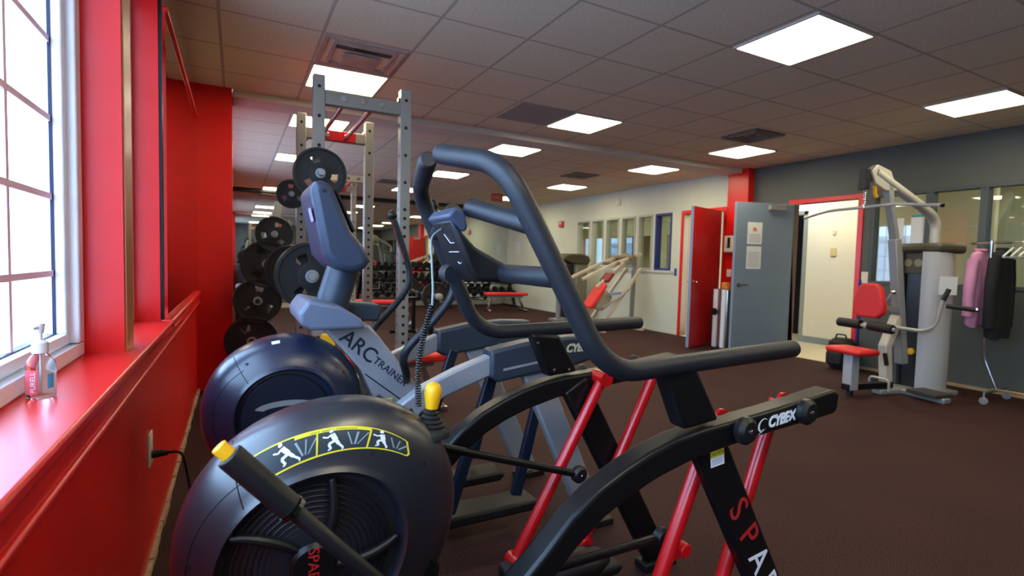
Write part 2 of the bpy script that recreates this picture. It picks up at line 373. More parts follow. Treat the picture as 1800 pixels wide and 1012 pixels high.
# doors
def door_frame(n, y0, y1, material, nm='trim'):
    fr = MB(); x0, x1 = W - .015, W + .13
    fr.b2((x0, y0 - .06, 0), (x1, y0, DZ + .06)); fr.b2((x0, y1, 0), (x1, y1 + .06, DZ + .06)); fr.b2((x0, y0, DZ), (x1, y1, DZ + .06))
    return struct('trim_%d' % n, fr, material, bevel=.004)
door_frame(11, 3.80, 4.68, REDW); door_frame(12, 5.86, 6.70, REDW)
struct('trim_13', MB().b2((W - .019, 3.715, 0), (W + .0, 3.745, 1.12)), mat('blue_stripe_paint', (30, 40, 120), .5))
def door(n, hinge, free, t, material, hz=1.0):
    hx, hy = hinge; fx, fy = free; L = math.hypot(fx - hx, fy - hy); a = math.atan2(fy - hy, fx - hx)
    e = D.objects.new('door_%d' % n, None); COL.objects.link(e); e.location = (hx, hy, 0); e.rotation_euler = (0, 0, a); e['kind'] = 'structure'
    sg = 1
    obj('door_leaf', MB().b2((0, -t / 2, .01), (L, t / 2, DZ - .01)), material, e, bevel=.003)
    edge = MB().b2((L - .001, -t / 2, .01), (L + .004, t / 2, DZ - .01)); obj('door_edge', edge, mat('blue_grey_edge', (126, 144, 168), .4), e)
    for s in (-1, 1):
        h = MB().disc((L - .07, s * t / 2, hz), (0, s, 0), .03, .012); h.tube(path([(L - .07, s * (t / 2 + .01), hz), (L - .07, s * (t / 2 + .055), hz), (L - .19, s * (t / 2 + .05), hz)], .02), .009, 10)
        obj('door_handle', h, CHROME, e)
    hg = MB()
    for z in (.3, 1.1, 1.85): hg.tube([(0, t / 2 * 0, z - .05), (0, 0, z + .05)], .009, 8)
    obj('hinge', hg, SILV, e)
    return e
BLUD = mat('steel_blue_door_paint', (112, 128, 144), .45, noise=.03, nscale=5)
dg_ = door(1, (7.225, 4.66), (6.35, 4.90), .045, BLUD)
dr_ = door(2, (7.225, 5.90), (6.31, 5.63), .045, mat('red_door_paint', (180, 20, 22), .4, noise=.04, nscale=5))
# door closers
for e, L in ((dg_, .9), (dr_, .95)):
    s = 1 if e is dg_ else -1
    c = MB().b2((.18, s * .024, DZ - .10), (.42, s * .075, DZ - .04)); c.bar((.3, s * .05, DZ - .03), (.02, s * .18, DZ - .02), .02, .008)
    obj('door_closer', c, SILV, e)
# the two notices on the blue-grey door
for i, (s0, z0, s1, z1, lab) in enumerate(((.50, 1.56, .73, 1.86, 'white notice with a small orange picture, upper sheet on the blue-grey door'), (.50, 1.22, .73, 1.53, 'white printed notice, lower sheet on the blue-grey door'))):
    a = math.atan2(.24, -.875); ux, uy = math.cos(a), math.sin(a); nx, ny = uy, -ux  # side of leaf
    if ny > 0: nx, ny = -nx, -ny
    hx, hy = 7.225, 4.66
    P = lambda s, q, z: (hx + ux * s + nx * q, hy + uy * s + ny * q, z)
    e = thing('notice', lab, 'paper', P((s0 + s1) / 2, .024, z0))
    obj('sheet', MB().add([P(s0, .0235, z0), P(s1, .0235, z0), P(s1, .0235, z1), P(s0, .0235, z1), P(s0, .0245, z0), P(s1, .0245, z0), P(s1, .0245, z1), P(s0, .0245, z1)], [(0, 1, 2, 3), (4, 5, 6, 7), (0, 1, 5, 4), (1, 2, 6, 5), (2, 3, 7, 6), (3, 0, 4, 7)], True), PAPER, e)
    tx = MB()
    for k in range(9 if i else 5):
        z = z0 + .03 + k * .024; w = .02 + .01 * random.random()
        tx.add([P(s0 + w, .0252, z), P(s1 - w, .0252, z), P(s1 - w, .0252, z + .006), P(s0 + w, .0252, z + .006)], [(0, 1, 2, 3)], True)
    obj('printed_lines', tx, DECL, e)
    if not i:
        obj('orange_picture', MB().add([P(.58, .0252, z1 - .13), P(.65, .0252, z1 - .12), P(.64, .0252, z1 - .06), P(.59, .0252, z1 - .08)], [(0, 1, 2, 3)], True), mat('orange_print', (214, 130, 70), .7), e)

# hall behind the grey door
hx = 8.8
struct('wall_hall', MB().b2((hx, 3.0, 0), (hx + .1, 5.47, H)).b2((hx, 5.47, 2.15), (hx + .1, 6.3, H)).b2((hx, 6.3, 0), (hx + .1, 7.2, H)), HALLW)
struct('wall_hall_side', MB().b2((W + .12, 3.66, 0), (XO, 3.72, H)).b2((W + .12, 6.86, 0), (XO, 6.92, H)), HALLW)
struct('trim_14', MB().b2((hx - .02, 5.44, 0), (hx + .02, 5.50, 2.2)).b2((hx - .02, 5.44, 2.15), (hx + .02, 6.36, 2.21)).b2((hx - .02, 6.3, 0), (hx + .02, 6.36, 2.2)), mat('grey_green_frame', (146, 154, 146), .5))
struct('baseboard_hall', MB().b2((hx - .015, 3.72, 0), (hx, 5.44, .11)), mat('grey_cove_base', (140, 150, 154), .5))
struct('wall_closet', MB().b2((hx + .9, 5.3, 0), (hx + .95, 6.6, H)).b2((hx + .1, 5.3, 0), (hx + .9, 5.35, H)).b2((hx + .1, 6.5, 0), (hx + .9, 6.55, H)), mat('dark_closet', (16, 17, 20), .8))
struct('wall_outer', MB().b2((XO - .1, YB, 0), (XO, YF, H)), CREAM)
struct('wall_office', MB().b2((9.6, YB, 0), (9.7, 1.3, H)).b2((9.6, 1.3, 2.1), (9.7, 2.4, H)).b2((9.6, 2.4, 0), (9.7, 3.66, H)), CREAM)
struct('trim_15', MB().b2((9.56, 1.2, 0), (9.6, 1.32, 2.2)).b2((9.56, 2.38, 0), (9.6, 2.5, 2.2)).b2((9.56, 1.2, 2.08), (9.6, 2.5, 2.2)), mat('slate_frame', (88, 98, 108), .5))
struct('wall_office_rear', MB().b2((9.9, 6.92, 0), (10.0, YF, .9)).b2((9.9, 6.92, 2.0), (10.0, YF, H)).b2((9.9, 6.92, .9), (10., 8.0, 2.)).b2((9.9, 9.8, .9), (10., 10.4, 2.)).b2((9.9, 12.2, .9), (10., YF, 2.)), mat('pale_green_office', (186, 196, 180), .6))

# ------------------------------------------------------------------ ceiling fittings
def make_light():
    t = thing('ceiling_light', 'x', 'ceiling light', (0, 0, 0), None, False)
    fr = MB()
    for a, b in (((-.30, -.30, -.012), (-.283, .30, .0)), ((.283, -.30, -.012), (.30, .30, 0)), ((-.283, -.30, -.012), (.283, -.283, 0)), ((-.283, .283, -.012), (.283, .30, 0))): fr.b2(a, b)
    obj('light_frame', fr, mat('white_light_frame', (190, 184, 170), .4), t)
    obj('diffuser', MB().b2((-.283, -.283, -.009), (.283, .283, -.004)), EMIT, t)
    return t
L0 = make_light(); used = [False]
def light(x, y, label, group):
    o = dup(L0) if used[0] else L0
    used[0] = True; o.location = (x, y, H); o['label'] = label
    if group: o['group'] = group
rows = [(-.25, 'nearest the back wall'), (2.215, 'in the row over the cardio machines'), (4.655, 'in the row just before the ceiling beam'), (6.255, 'in the row just past the ceiling beam'), (8.695, 'in the second row past the beam'), (11.135, 'in the third row past the beam')]
cols = [(1.13, 'window-side'), (3.6, 'middle'), (6.1, 'right-wall-side')]
for yy, rn in rows:
    for xx, cn in cols:
        if xx < 2 and yy > 10: continue
        if xx < 2 and 2 < yy < 3: continue
        light(xx, yy, '%s square ceiling light %s' % (cn, rn), 'square ceiling lights')
light(1.13, 13.0, 'square ceiling light right in front of the dark mirror header', 'square ceiling lights')
light(8.1, 4.9, 'square ceiling light of the hall behind the blue-grey door', 'square ceiling lights')
light(8.4, 2.0, 'square ceiling light behind the slate-framed interior windows', 'square ceiling lights')
light(8.6, 8.6, 'square ceiling light in the office behind the row of six windows', 'square ceiling lights')
light(8.6, 11.2, 'square ceiling light at the far end of the office', 'square ceiling lights')
VENT = mat('stained_vent_metal', (150, 128, 120), .6, noise=.3, nscale=5); VD = mat('vent_dark', (74, 62, 58), .9, noise=.5, nscale=7)
def vent(x, y, s, label, material=VENT):
    t = thing('ceiling_vent', label, 'air vent', (x, y, H), 'air vents in the ceiling')
    fr = MB(); z = H
    for k in range(4):
        a = s / 2 * (1 - k * .24); b = a - s * .05; zz = z - .018 + k * .004
        for p, q in (((x - a, y - a, zz), (x + a, y - b, zz + .006)), ((x - a, y + b, zz), (x + a, y + a, zz + .006)), ((x - a, y - b, zz), (x - b, y + b, zz + .006)), ((x + b, y - b, zz), (x + a, y + b, zz + .006))): fr.b2(p, q)
    obj('louvre', fr, material, t); obj('backing', MB().b2((x - s / 2, y - s / 2, z - .004), (x + s / 2, y + s / 2, z - .001)), VD, t)
vt = thing('ceiling_vent', 'square ceiling vent with a dark sooty slot just before the lamp above the power rack', 'air vent', (1.13, 4.045, H), 'air vents in the ceiling')
fr = MB(); vx, vy_, vz = 1.13, 4.045, H
for a_, t_, dz_ in ((.285, .022, .014), (.215, .014, .022)):
    for p_, q_ in (((vx - a_, vy_ - a_, vz - dz_), (vx + a_, vy_ - a_ + t_, vz)), ((vx - a_, vy_ + a_ - t_, vz - dz_), (vx + a_, vy_ + a_, vz)), ((vx - a_, vy_ - a_ + t_, vz - dz_), (vx - a_ + t_, vy_ + a_ - t_, vz)), ((vx + a_ - t_, vy_ - a_ + t_, vz - dz_), (vx + a_, vy_ + a_ - t_, vz))): fr.b2(p_, q_)
PINKM = mat('dusty_vent_metal', (176, 150, 138), .55, noise=.15, nscale=6)
obj('vent_frame', fr, PINKM, vt, bevel=.003)
obj('vent_pan', MB().b2((vx - .13, vy_ - .07, vz - .028), (vx + .13, vy_ + .16, vz - .018)), PINKM, vt, bevel=.003)
obj('vent_slot', MB().b2((vx - .20, vy_ - .20, vz - .006), (vx + .20, vy_ - .09, vz - .002)), VD, vt)
obj('vent_opening', MB().b2((vx - .07, vy_ - .185, vz - .008), (vx + .09, vy_ - .12, vz - .005)), mat('vent_black', (16, 15, 15), .9), vt)
vent(5.49, 4.03, .48, 'square ceiling vent near the red column', mat('grey_vent', (130, 124, 116), .6))
vent(5.49, 7.4, .48, 'square ceiling vent past the beam on the right side', mat('grey_vent', (130, 124, 116), .6))
vent(3.0, 10.2, .5, 'square ceiling vent in the far middle of the room', mat('grey_vent', (130, 124, 116), .6))
o = obj('ceiling_panel', MB().b2((2.69, 4.36, H - .006), (3.29, 4.95, H)), mat('dark_grille', (158, 148, 140), .8)); tag(o, 'dark square grille panel in the ceiling beside the middle lamp', 'ceiling panel')

# ------------------------------------------------------------------ striding trainers
def prof(r, n=2.7): return max(0., 1 - r ** n) ** (1 / n)
class Shroud:
    """Rounded flywheel cover: disc on its edge, axis along y, slightly egg-shaped towards the boom."""
    def __init__(s, cx, yc, cz, Rr, T, egg=.1, sh=0.): s.sh = sh; s.cx, s.yc, s.cz, s.R, s.T, s.egg = cx, yc, cz, Rr, T, egg
    def Rt(s, th): return s.R * (1 + s.egg * max(0, math.cos(th - R(38))) ** 3)
    def p(s, rn, th, side=-1): return Vector((s.cx + s.sh * (1 - rn ** 2) + s.Rt(th) * rn * math.cos(th), s.yc + side * s.T * prof(rn), s.cz + .4 * s.sh * (1 - rn ** 2) + s.Rt(th) * rn * math.sin(th)))
    def q(s, rn, th, off=.0):
        a = s.p(rn, th); n = (s.p(rn + .003, th) - s.p(rn - .003, th)).cross(s.p(rn, th + .01) - s.p(rn, th - .01)).normalized()
        if n.y > 0: n = -n
        return a + n * off
    def build(s, root, material, fan):
        mb = MB(); n = 72; rec = .61 if fan else .60
        ring = [(0, .030), (rec * .5, .030), (rec - .02, .030), (rec - .01, .02), (rec, .0), (rec + .02, -.006), (rec + .045, -.002), (rec + .06, 0)]
        rns = [(r, o, -1) for r, o in ring] + [(x, 0, -1) for x in (.67, .72, .78, .83, .87, .9, .925, .945, .96, .975, .987, .995, 1.)] + [(x, 0, 1) for x in (.995, .98, .95, .9, .83, .7, .5, .2, 0)]
        vs = []; fs = []
        for (r, o, sd) in rns:
            for j in range(n):
                v = s.p(max(r, .001), 2 * PI * j / n, sd); vs.append((v.x, v.y + o, v.z))
        for i in range(len(rns) - 1):
            for j in range(n):
                j2 = (j + 1) % n; fs.append((i * n + j, i * n + j2, (i + 1) * n + j2, (i + 1) * n + j))
        mb.add(vs, fs); sh = obj('flywheel_shroud', mb, material, root, sharp=60)
        sm = MB(); sm.tube([s.q(r, R(128) + (1 - r) * .25, .0004) for r in [.62 + .38 * k / 14 for k in range(15)]], .0012, 6)
        sm.tube([s.q(.80 + .04 * math.sin(k * .2), R(128 + 5.0 * k), .0004) for k in range(22)], .001, 6)
        obj('panel_seam', sm, RUB, sh)
        for th, r in ((123, .84), (62, .74), (172, .82), (35, .84), (222, .84), (318, .8)):
            a = s.q(r, R(th), -.003); b = s.q(r, R(th), .0008); obj('screw_recess', MB().lathe([(0, 0), (.006, 0), (.006, (b - a).length), (0, (b - a).length)], a, b - a, 12), RUB, sh)
        rr = s.R * rec; c = Vector((s.cx + s.sh * (1 - rec ** 2), s.yc - s.T * prof(rec), s.cz + .4 * s.sh * (1 - rec ** 2)))
        if fan:
            obj('fan_backing', MB().disc(c + Vector((0, .0285, 0)), (0, -1, 0), rr * .985, .003, 48, .1), RUB, sh)
            g = MB()
            for k in range(11):
                q = rr * (.26 + .064 * k); g.tube([c + Vector((q * math.cos(a), .019, q * math.sin(a))) for a in [2 * PI * i / 48 for i in range(49)]], .0022, 6, caps=False)
            obj('fan_grille', g, BLACKP, sh)
            for k in range(5):
                a0 = R(-8 + 72 * k); b = MB(); pts = []
                for i in range(11):
                    t = i / 10; q = rr * (.2 + .78 * t); a = a0 + .35 * (t - .3); pts.append(c + Vector((q * math.cos(a), .008 - .006 * math.sin(PI * t), q * math.sin(a))))
                b.tube(pts, [.007 + .004 * math.sin(PI * i / 10) for i in range(11)], 10, rnd=True); obj('fan_spoke', b, BLACKP, sh)
            h = MB().disc(c + Vector((0, .02, 0)), (0, -1, 0), rr * .27, .028, 32, .3); hb = obj('hub_cap', h, BLACK, sh)
            M = frame((c.x - .002, c.y - .0095, c.z - rr * .02), (0, 0, -1), (1, 0, 0))
            obj('hub_lettering', text_mesh('SPARC', .032, M), DECR, hb)
        else:
            h = MB().disc(c + Vector((0, .032, 0)), (0, -1, 0), rr * .93, .02, 48, .5); hb = obj('side_cover', h, mat('dark_navy_cover', (20, 25, 38), .4), sh)
            a = []; 
            for i in range(25): t = R(170 - i * 8.2); a.append((c.x + .115 * math.cos(t) + .005, s.cz + .0 + .034 * math.sin(t) + .028))
            b = []
            for i in range(25): t = R(-27 + i * 8.2); b.append((c.x + .092 * math.cos(t) + .012, s.cz + .017 * math.sin(t) + .024))
            sw = MB(); yy = c.y + .0105; n_ = len(a)
            for i in range(n_ - 1): sw.add([(a[i][0], yy, a[i][1]), (a[i + 1][0], yy, a[i + 1][1]), (b[n_ - 2 - i][0], yy, b[n_ - 2 - i][1]), (b[n_ - 1 - i][0], yy, b[n_ - 1 - i][1])], [(0, 1, 2, 3)], True)
            obj('swoosh_mark', sw, SILV, hb)
        return sh

def logo(root, M, size, material, swoosh=True):
    me = text_mesh('CYBEX', size, M, .0005, .25, .86, size * .045); o = obj('maker_lettering', me, material, root)
    if swoosh:
        sw = MB(); N = 28; k = size
        for i in range(N):
            def P(t, r, w): return M @ Vector((-1.92 * k + r * math.cos(t) + .25 * r * math.sin(t), w * math.sin(t), .0004))
            t0 = R(35 + 290 * i / N); t1 = R(35 + 290 * (i + 1) / N); w0 = .12 * k * math.sin(PI * i / N) + .004 * k; w1 = .12 * k * math.sin(PI * (i + 1) / N) + .004 * k
            sw.add([P(t0, .48 * k, .42 * k), P(t1, .48 * k, .42 * k), P(t1, .48 * k - 1.5 * w1, .42 * k - w1), P(t0, .48 * k - 1.5 * w0, .42 * k - w0)], [(0, 1, 2, 3)], True)
        sw.add([M @ Vector((-2.5 * k, -.62 * k, .0004)), M @ Vector((-1.75 * k, -.36 * k, .0004)), M @ Vector((-1.9 * k, -.26 * k, .0004))], [(0, 1, 2)], True)
        obj('maker_swoosh', sw, material, root)
    return o
def caution(root, M, w, h):
    q = lambda x0, y0, x1, y1, z: [M @ Vector((x0, y0, z)), M @ Vector((x1, y0, z)), M @ Vector((x1, y1, z)), M @ Vector((x0, y1, z))]
    s = obj('caution_sticker', MB().add(q(-w / 2, -h / 2, w / 2, h / 2, .0006), [(0, 1, 2, 3)], True), DECW, root)
    obj('sticker_header', MB().add(q(-w / 2, h * .08, w / 2, h / 2, .0010), [(0, 1, 2, 3)], True), DECY, s)
    M2 = M @ Matrix.Translation((0, h * .29, .0013)); obj('sticker_lettering', text_mesh('CAUTION', h * .3, M2, .0002), DECB, s)
    l = MB()
    for k in range(4): l.add(q(-w * .4, -h * (.06 + k * .1), w * (.4 - .1 * (k % 2)), -h * (.035 + k * .1), .0012), [(0, 1, 2, 3)], True)
    obj('sticker_lines', l, DECL, s)

# --- foreground black and red striding trainer
YC = 1.26
sp = thing('striding_trainer', 'black striding trainer with red linkage arms and pictogram decal, nearest the camera', 'exercise machine', (1.2, YC, 0), None)
S1 = Shroud(.487, YC, .600, .302, .135, .12, -.055)
sh1 = S1.build(sp, HOUS, True)
# pictogram decal on the shroud
def dmap(u, v, off): # u 0..1 left to right, v 0..1 bottom to top
    th = R(124 - 80 * u); lo = .72 + .085 * u * u; hi = .89 - .03 * u
    return S1.q(lo + (hi - lo) * v, th, off)
def dpoly(mb, pts, off, sub=1):
    if sub > 1:
        q = []
        for i in range(len(pts)):
            a, b = pts[i], pts[(i + 1) % len(pts)]
            for k in range(sub): q.append((a[0] + (b[0] - a[0]) * k / sub, a[1] + (b[1] - a[1]) * k / sub))
        pts = q
    mb.add([dmap(x, y, off) for x, y in pts], [tuple(range(len(pts)))], True)
ASP = 5.6
def dstrip(mb, x0, y0, x1, y1, w, off, n=1):
    dx, dy = (x1 - x0) * ASP, (y1 - y0); l = math.hypot(dx, dy); nx, ny = -dy / l * w / ASP, dx / l * w
    for k in range(n):
        a, b = k / n, (k + 1) / n
        P = lambda t, s_: (x0 + (x1 - x0) * t + nx * s_, y0 + (y1 - y0) * t + ny * s_)
        dpoly(mb, [P(a, -1), P(b, -1), P(b, 1), P(a, 1)], off)
bg = MB(); NU = 40
def ulim(v): return .012 + .03 * abs(v - .35), .985 - .09 * abs(v - .25) * 1.2
for i in range(NU):
    for j in range(5):
        v0, v1 = j / 5, (j + 1) / 5
        P = lambda a, v: (ulim(v)[0] + (ulim(v)[1] - ulim(v)[0]) * a, v)
        bg.add([dmap(*P(i / NU, v0), .0006), dmap(*P((i + 1) / NU, v0), .0006), dmap(*P((i + 1) / NU, v1), .0006), dmap(*P(i / NU, v1), .0006)], [(0, 1, 2, 3)])
dec = obj('pictogram_decal', bg, DECG, sh1, label='dark decal with yellow border and three white running figures')
yl = MB()
dstrip(yl, .02, .0, .98, .0, .036, .0013, 40); dstrip(yl, .03, 1.0, .93, 1., .024, .0013, 40); dstrip(yl, .27, .94, .70, .94, .065, .0013, 20)
dstrip(yl, .012, .3, .012, .02, .03, .0013, 2); dstrip(yl, .012, .3, .03, 1., .02, .0013, 6); dstrip(yl, .985, .25, .93, 1., .04, .0013, 4); dstrip(yl, .98, .0, .985, .25, .04, .0013, 2)
dstrip(yl, .415, .0, .395, .93, .03, .0013, 5); dstrip(yl, .72, .0, .70, .93, .03, .0013, 5)
obj('decal_border', yl, DECY, dec)
def runner(u, v, s, lean, spread):
    fg = MB()
    X = lambda x: u + x * s / ASP; Y = lambda y: v + y * s
    seg = lambda a, b, w: dstrip(fg, X(a[0]), Y(a[1]), X(b[0]), Y(b[1]), w * s, .0017, 2)
    hip = (0.02, 0.02); shd = (-.16 * lean, .30)
    dpoly(fg, [(X(shd[0] - .05 + .075 * math.cos(t)), Y(.43 + .075 * math.sin(t))) for t in [2 * PI * k / 10 for k in range(10)]], .0018)
    seg(shd, hip, .085); seg((shd[0], .29), (shd[0] - .13, .17), .035); seg((shd[0] - .13, .17), (shd[0] - .30, .23), .03)
    k1 = (-.20 * spread, -.10); f1 = (-.08 * spread, -.34)
    seg(hip, k1, .06); seg(k1, f1, .045); seg(f1, (f1[0] - .1, f1[1] - .03), .03)
    k2 = (.16 * spread, -.16); f2 = (.36 * spread, -.36); seg(hip, k2, .06); seg(k2, f2, .04); seg(f2, (f2[0] - .02, f2[1] - .08), .03)
    obj('white_figure', fg, DECW, dec)
runner(.235, .50, .95, 1.3, 1.2); runner(.51, .47, .95, 1.0, 1.0); runner(.79, .50, .95, .6, .75)
for u0, act in ((.325, 0), (.62, 1), (.88, 2)):
    lv = MB()
    for k in range(3):
        a = (-.55 + .45 * k); dstrip(lv, u0 + .016 * k, .22, u0 + .016 * k + a * .55 / ASP + .005, .78, .035 if k == act else .022, .0016, 2)
    obj('lever_symbol', lv, mat('pale_grey_decal', (140, 152, 160), .5), dec)
# press-before-moving lettering
tl = MB()
for k in range(24):
    if k in (5, 12): continue
    u = .36 + .011 * k; dstrip(tl, u, .90, u + .001, .955, .010, .0019)
obj('tiny_lettering', tl, DECB, dec)

UP = [(.62, .03), (.655, .22), (.71, .39), (.815, .557), (.893, .625), (.955, .685), (1.028, .735), (1.10, .768), (1.179, .797), (1.265, .819), (1.352, .831), (1.457, .838), (1.656, .854), (1.90, .880), (1.925, .874), (1.932, .862)]
LO = [(1.925, .812), (1.91, .806), (1.837, .800), (1.617, .787), (1.426, .769), (1.325, .757), (1.2, .728), (1.12, .700), (1.05, .667), (.975, .615), (.89, .535), (.815, .43), (.755, .29), (.71, .15), (.685, .03)]
for sgn in (-1, 1):
    y0 = YC + sgn * .317; s = sgn
    b = obj('curved_boom', MB().prism(UP + LO, 1, y0 - .033, y0 + .033), BLACK, sp, bevel=.011, seg=3, sharp=50)
    yo = y0 + s * .034 if s > 0 else y0 - .034
    if sgn < 0:
        logo(b, frame((1.655, yo - .0008, .822), (1, 0, .085), (0, 0, 1)), .042, DECW)
    for (px, pz) in ((1.487, .816), (1.745, .836)):
        c = MB().disc((px, yo - s * .004, pz), (0, s, 0), .037, .036, 28, .3); pc = obj('pivot_cap', c, BLACKP, sp)
        obj('cap_bolt', MB().disc((px, yo + s * .031, pz), (0, s, 0), .006, .004, 12), CHROME, pc)
    # handlebar
    hb = path([(1.725, y0 + s * .008, 1.012), (1.25, y0 + s * .018, 1.000), (1.035, y0 + s * .033, .995), (.800, y0 - s * .030, 1.445), (.748, YC + s * .055, 1.497)], [.1, .17, .085])
    h = obj('handlebar', MB().tube(hb, .0245, 20, rnd=True), FOAM, sp)
    st = obj('stub_grip', MB().tube([(.866, YC + s * .315, 1.318), (.825, YC + s * .065, 1.372)], .0225, 20), FOAM, sp)
    obj('end_cap', MB().disc((.825, YC + s * .065, 1.372), (-.041, -s * .25, .054), .0232, .004, 20), BLACKP, st)
    obj('end_cap', MB().disc((.748, YC + s * .050, 1.4975), (-.05, -s * .2, .045), .0225, .010, 20, .4), BLACKP, h)
    stem = MB(); stem.add([(x, y, z) for (x, z) in ((1.215, .992), (1.330, .984), (1.415, .845), (1.290, .835)) for y in (y0 - .028, y0 + .028)], [(0, 1, 3, 2), (2, 3, 5, 4), (4, 5, 7, 6), (6, 7, 1, 0), (0, 2, 4, 6), (1, 7, 5, 3)], True)
    so = obj('handlebar_stem', stem, BLACK, sp, bevel=.012, seg=3)
    if s > 0:
        bt = MB()
        for x, z in ((1.24, .96), (1.31, .86), (1.375, .857)): bt.disc((x, y0 - .0285, z), (0, -1, 0), .0055, .003, 10)
        obj('stem_bolt', bt, CHROME, so)
    # rear leg
    y1 = YC + s * .30
    l = obj('rear_leg', MB().bar((1.40, y1, .80), (1.845, y1, .035), .042, .108, (1, 0, .5)), BLACK, sp, bevel=.010)
    obj('rubber_foot', MB().b2((1.76, y1 - .035, 0), (1.93, y1 + .035, .035)), RUB, l, bevel=.006)
    if s < 0:
        d = Vector((.445, 0, -.765)).normalized(); up = Vector((d.z * -1, 0, d.x)); up = Vector((.765, 0, .445)).normalized()
        for txt, t, mt_ in (('S', .26, DECR), ('P', .36, DECR), ('A', .455, DECW), ('R', .555, DECW), ('C', .65, DECW)):
            c = Vector((1.40, y1 - .0218, .80)) + d * t; obj('leg_lettering', text_mesh(txt, .105, frame(c, d, up), .0004, 0, 1, .0005), mt_, l)
        c = Vector((1.40, y1 - .0215, .80)) + d * .075; caution(l, frame(c, (1, 0, .10), (0, 0, 1)), .052, .044)
    # red linkage arms
    y2 = YC + s * .255; dx = 0 if s < 0 else -.035; bz = .19
    tops = ((1.500, .822), (1.765, .842)); bots = ((1.225, .20), (1.505, .20)) if s < 0 else ((1.150, .215), (1.435, .215))
    for i, (tp, bo) in enumerate(zip(tops, bots)):
        a = MB().tube([(tp[0], y2, tp[1]), (bo[0], y2, bo[1])], .0205, 18); a.tube([(tp[0], y2 - .028, tp[1]), (tp[0], y2 + .045 * s + (.028 if s < 0 else 0), tp[1])], .027, 20)
        a.tube([(bo[0], y2 - .03, bo[1]), (bo[0], y2 + .03, bo[1])], .026, 16)
        ao = obj('linkage_arm', a, REDM, sp)
        if s < 0 and i == 0: obj('arm_bracket', MB().disc((1.392, y2 - .02, .465), (0, 1, 0), .020, .03, 16).bar((1.35, y2, .455), (1.392, y2, .465), .02, .028), REDM, ao)
    pz = bots[0][1]; xa, xb = bots[0][0] - .06, bots[1][0] + .10
    pd = MB(); pd.prism([(xa, pz - .055), (xa + .03, pz - .075), (xb - .03, pz - .075), (xb, pz - .05), (xb - .02, pz - .035), (xa + .09, pz - .035), (xa + .03, pz + .02), (xa - .01, pz + .015)], 1, YC + s * .13, YC + s * .255)
    po = obj('foot_pedal', pd, RUB, sp, bevel=.014, seg=3)
    hd = MB().sphere((0, 0, 0), 1, 12); hd.v = [(v[0] * .17 + (xa + xb) / 2 + .02, v[1] * .075 + YC + s * .19, v[2] * .055 + pz - .03) for v in hd.v]
    obj('pedal_hood', hd, BLACKP, po)
    obj('pedal_bearing', MB().b2((bots[0][0] - .03, y2 - .03, pz - .06), (bots[1][0] + .03, y2 + .0, pz - .02)), BLACK, po, bevel=.006)
# drive rods
ro = MB().tube([(.80, 1.46, .695), (1.36, 1.452, .508)], .0125, 12); r1_ = obj('drive_rod', ro, BLACK, sp)
obj('rod_end', MB().disc((1.362, 1.435, .508), (0, 1, 0), .030, .034, 20, .3), BLACKP, r1_); obj('rod_end_bolt', MB().disc((1.362, 1.432, .508), (0, -1, 0), .006, .004, 10), CHROME, r1_)
r2_ = obj('drive_rod', MB().tube([(.80, 1.075, .47), (1.36, 1.06, .475)], .0125, 12), BLACK, sp)
obj('rod_end', MB().disc((1.37, 1.045, .475), (0, 1, 0), .028, .03, 20, .3), BLACKP, r2_)
# frame low between the booms
fb = MB().b2((.22, 1.06, .0), (.30, 1.46, .05)).b2((.22, 1.20, .01), (.95, 1.32, .06)).b2((.60, .95, 0), (.70, 1.57, .05)).b2((.40, 1.21, .05), (.58, 1.31, .45))
obj('base_frame', fb, BLACK, sp, bevel=.006)
obj('crank_arm', MB().disc((.70, 1.17, .48), (0, 1, 0), .05, .18, 24), BLACK, sp)
# cross tube and console
obj('cross_tube', MB().tube([(.920, YC - .316, 1.210), (.915, YC, 1.213), (.920, YC + .316, 1.210)], .0235, 20), FOAM, sp)
cs = MB(); nr = [(.764, 1.345), (.835, 1.277), (.905, 1.243), (.945, 1.225), (.945, 1.185), (.84, 1.190), (.815, 1.222)]
cs.prism(nr, 1, 1.185, 1.335)
co = obj('console', cs, BLACKP, sp, bevel=.012, seg=3)
obj('console_top', MB().prism([(.756, 1.348), (.775, 1.372), (.800, 1.366), (.812, 1.322), (.800, 1.310)], 1, 1.182, 1.338), mat('slate_console_top', (58, 66, 84), .4), co, bevel=.008, seg=3)
obj('console_clamp', MB().tube([(.822, 1.30, 1.205), (.822, 1.35, 1.205)], .026, 18), FOAM, co)
def backface(t, y, off=.0012): # on the window-facing side of the console
    a = Vector((.764, 0, 1.345)); b = Vector((.815, 0, 1.222)); p = a.lerp(b, t); n = Vector((b.z - a.z, 0, -(b.x - a.x))).normalized()
    if n.x > 0: n = -n
    return Vector((p.x, y, p.z)) + n * off
sl = MB()
for (t0, y0_, t1, y1_) in ((.08, 1.295, .16, 1.275), (.10, 1.24, .15, 1.225)): sl.add([backface(t0, y0_), backface(t0, y1_), backface(t1, y1_), backface(t1, y0_)], [(0, 1, 2, 3)], True)
obj('socket', sl, RUB, co)
ln = MB()
for pts in (((.30, 1.262), (.48, 1.240), (.48, 1.215)), ((.66, 1.272), (.66, 1.205)), ((.86, 1.235), (.90, 1.228), (.88, 1.215))):
    ln.tube([backface(t, y, .0015) for t, y in pts], .0009, 6)
obj('label_line', ln, DECW, co)
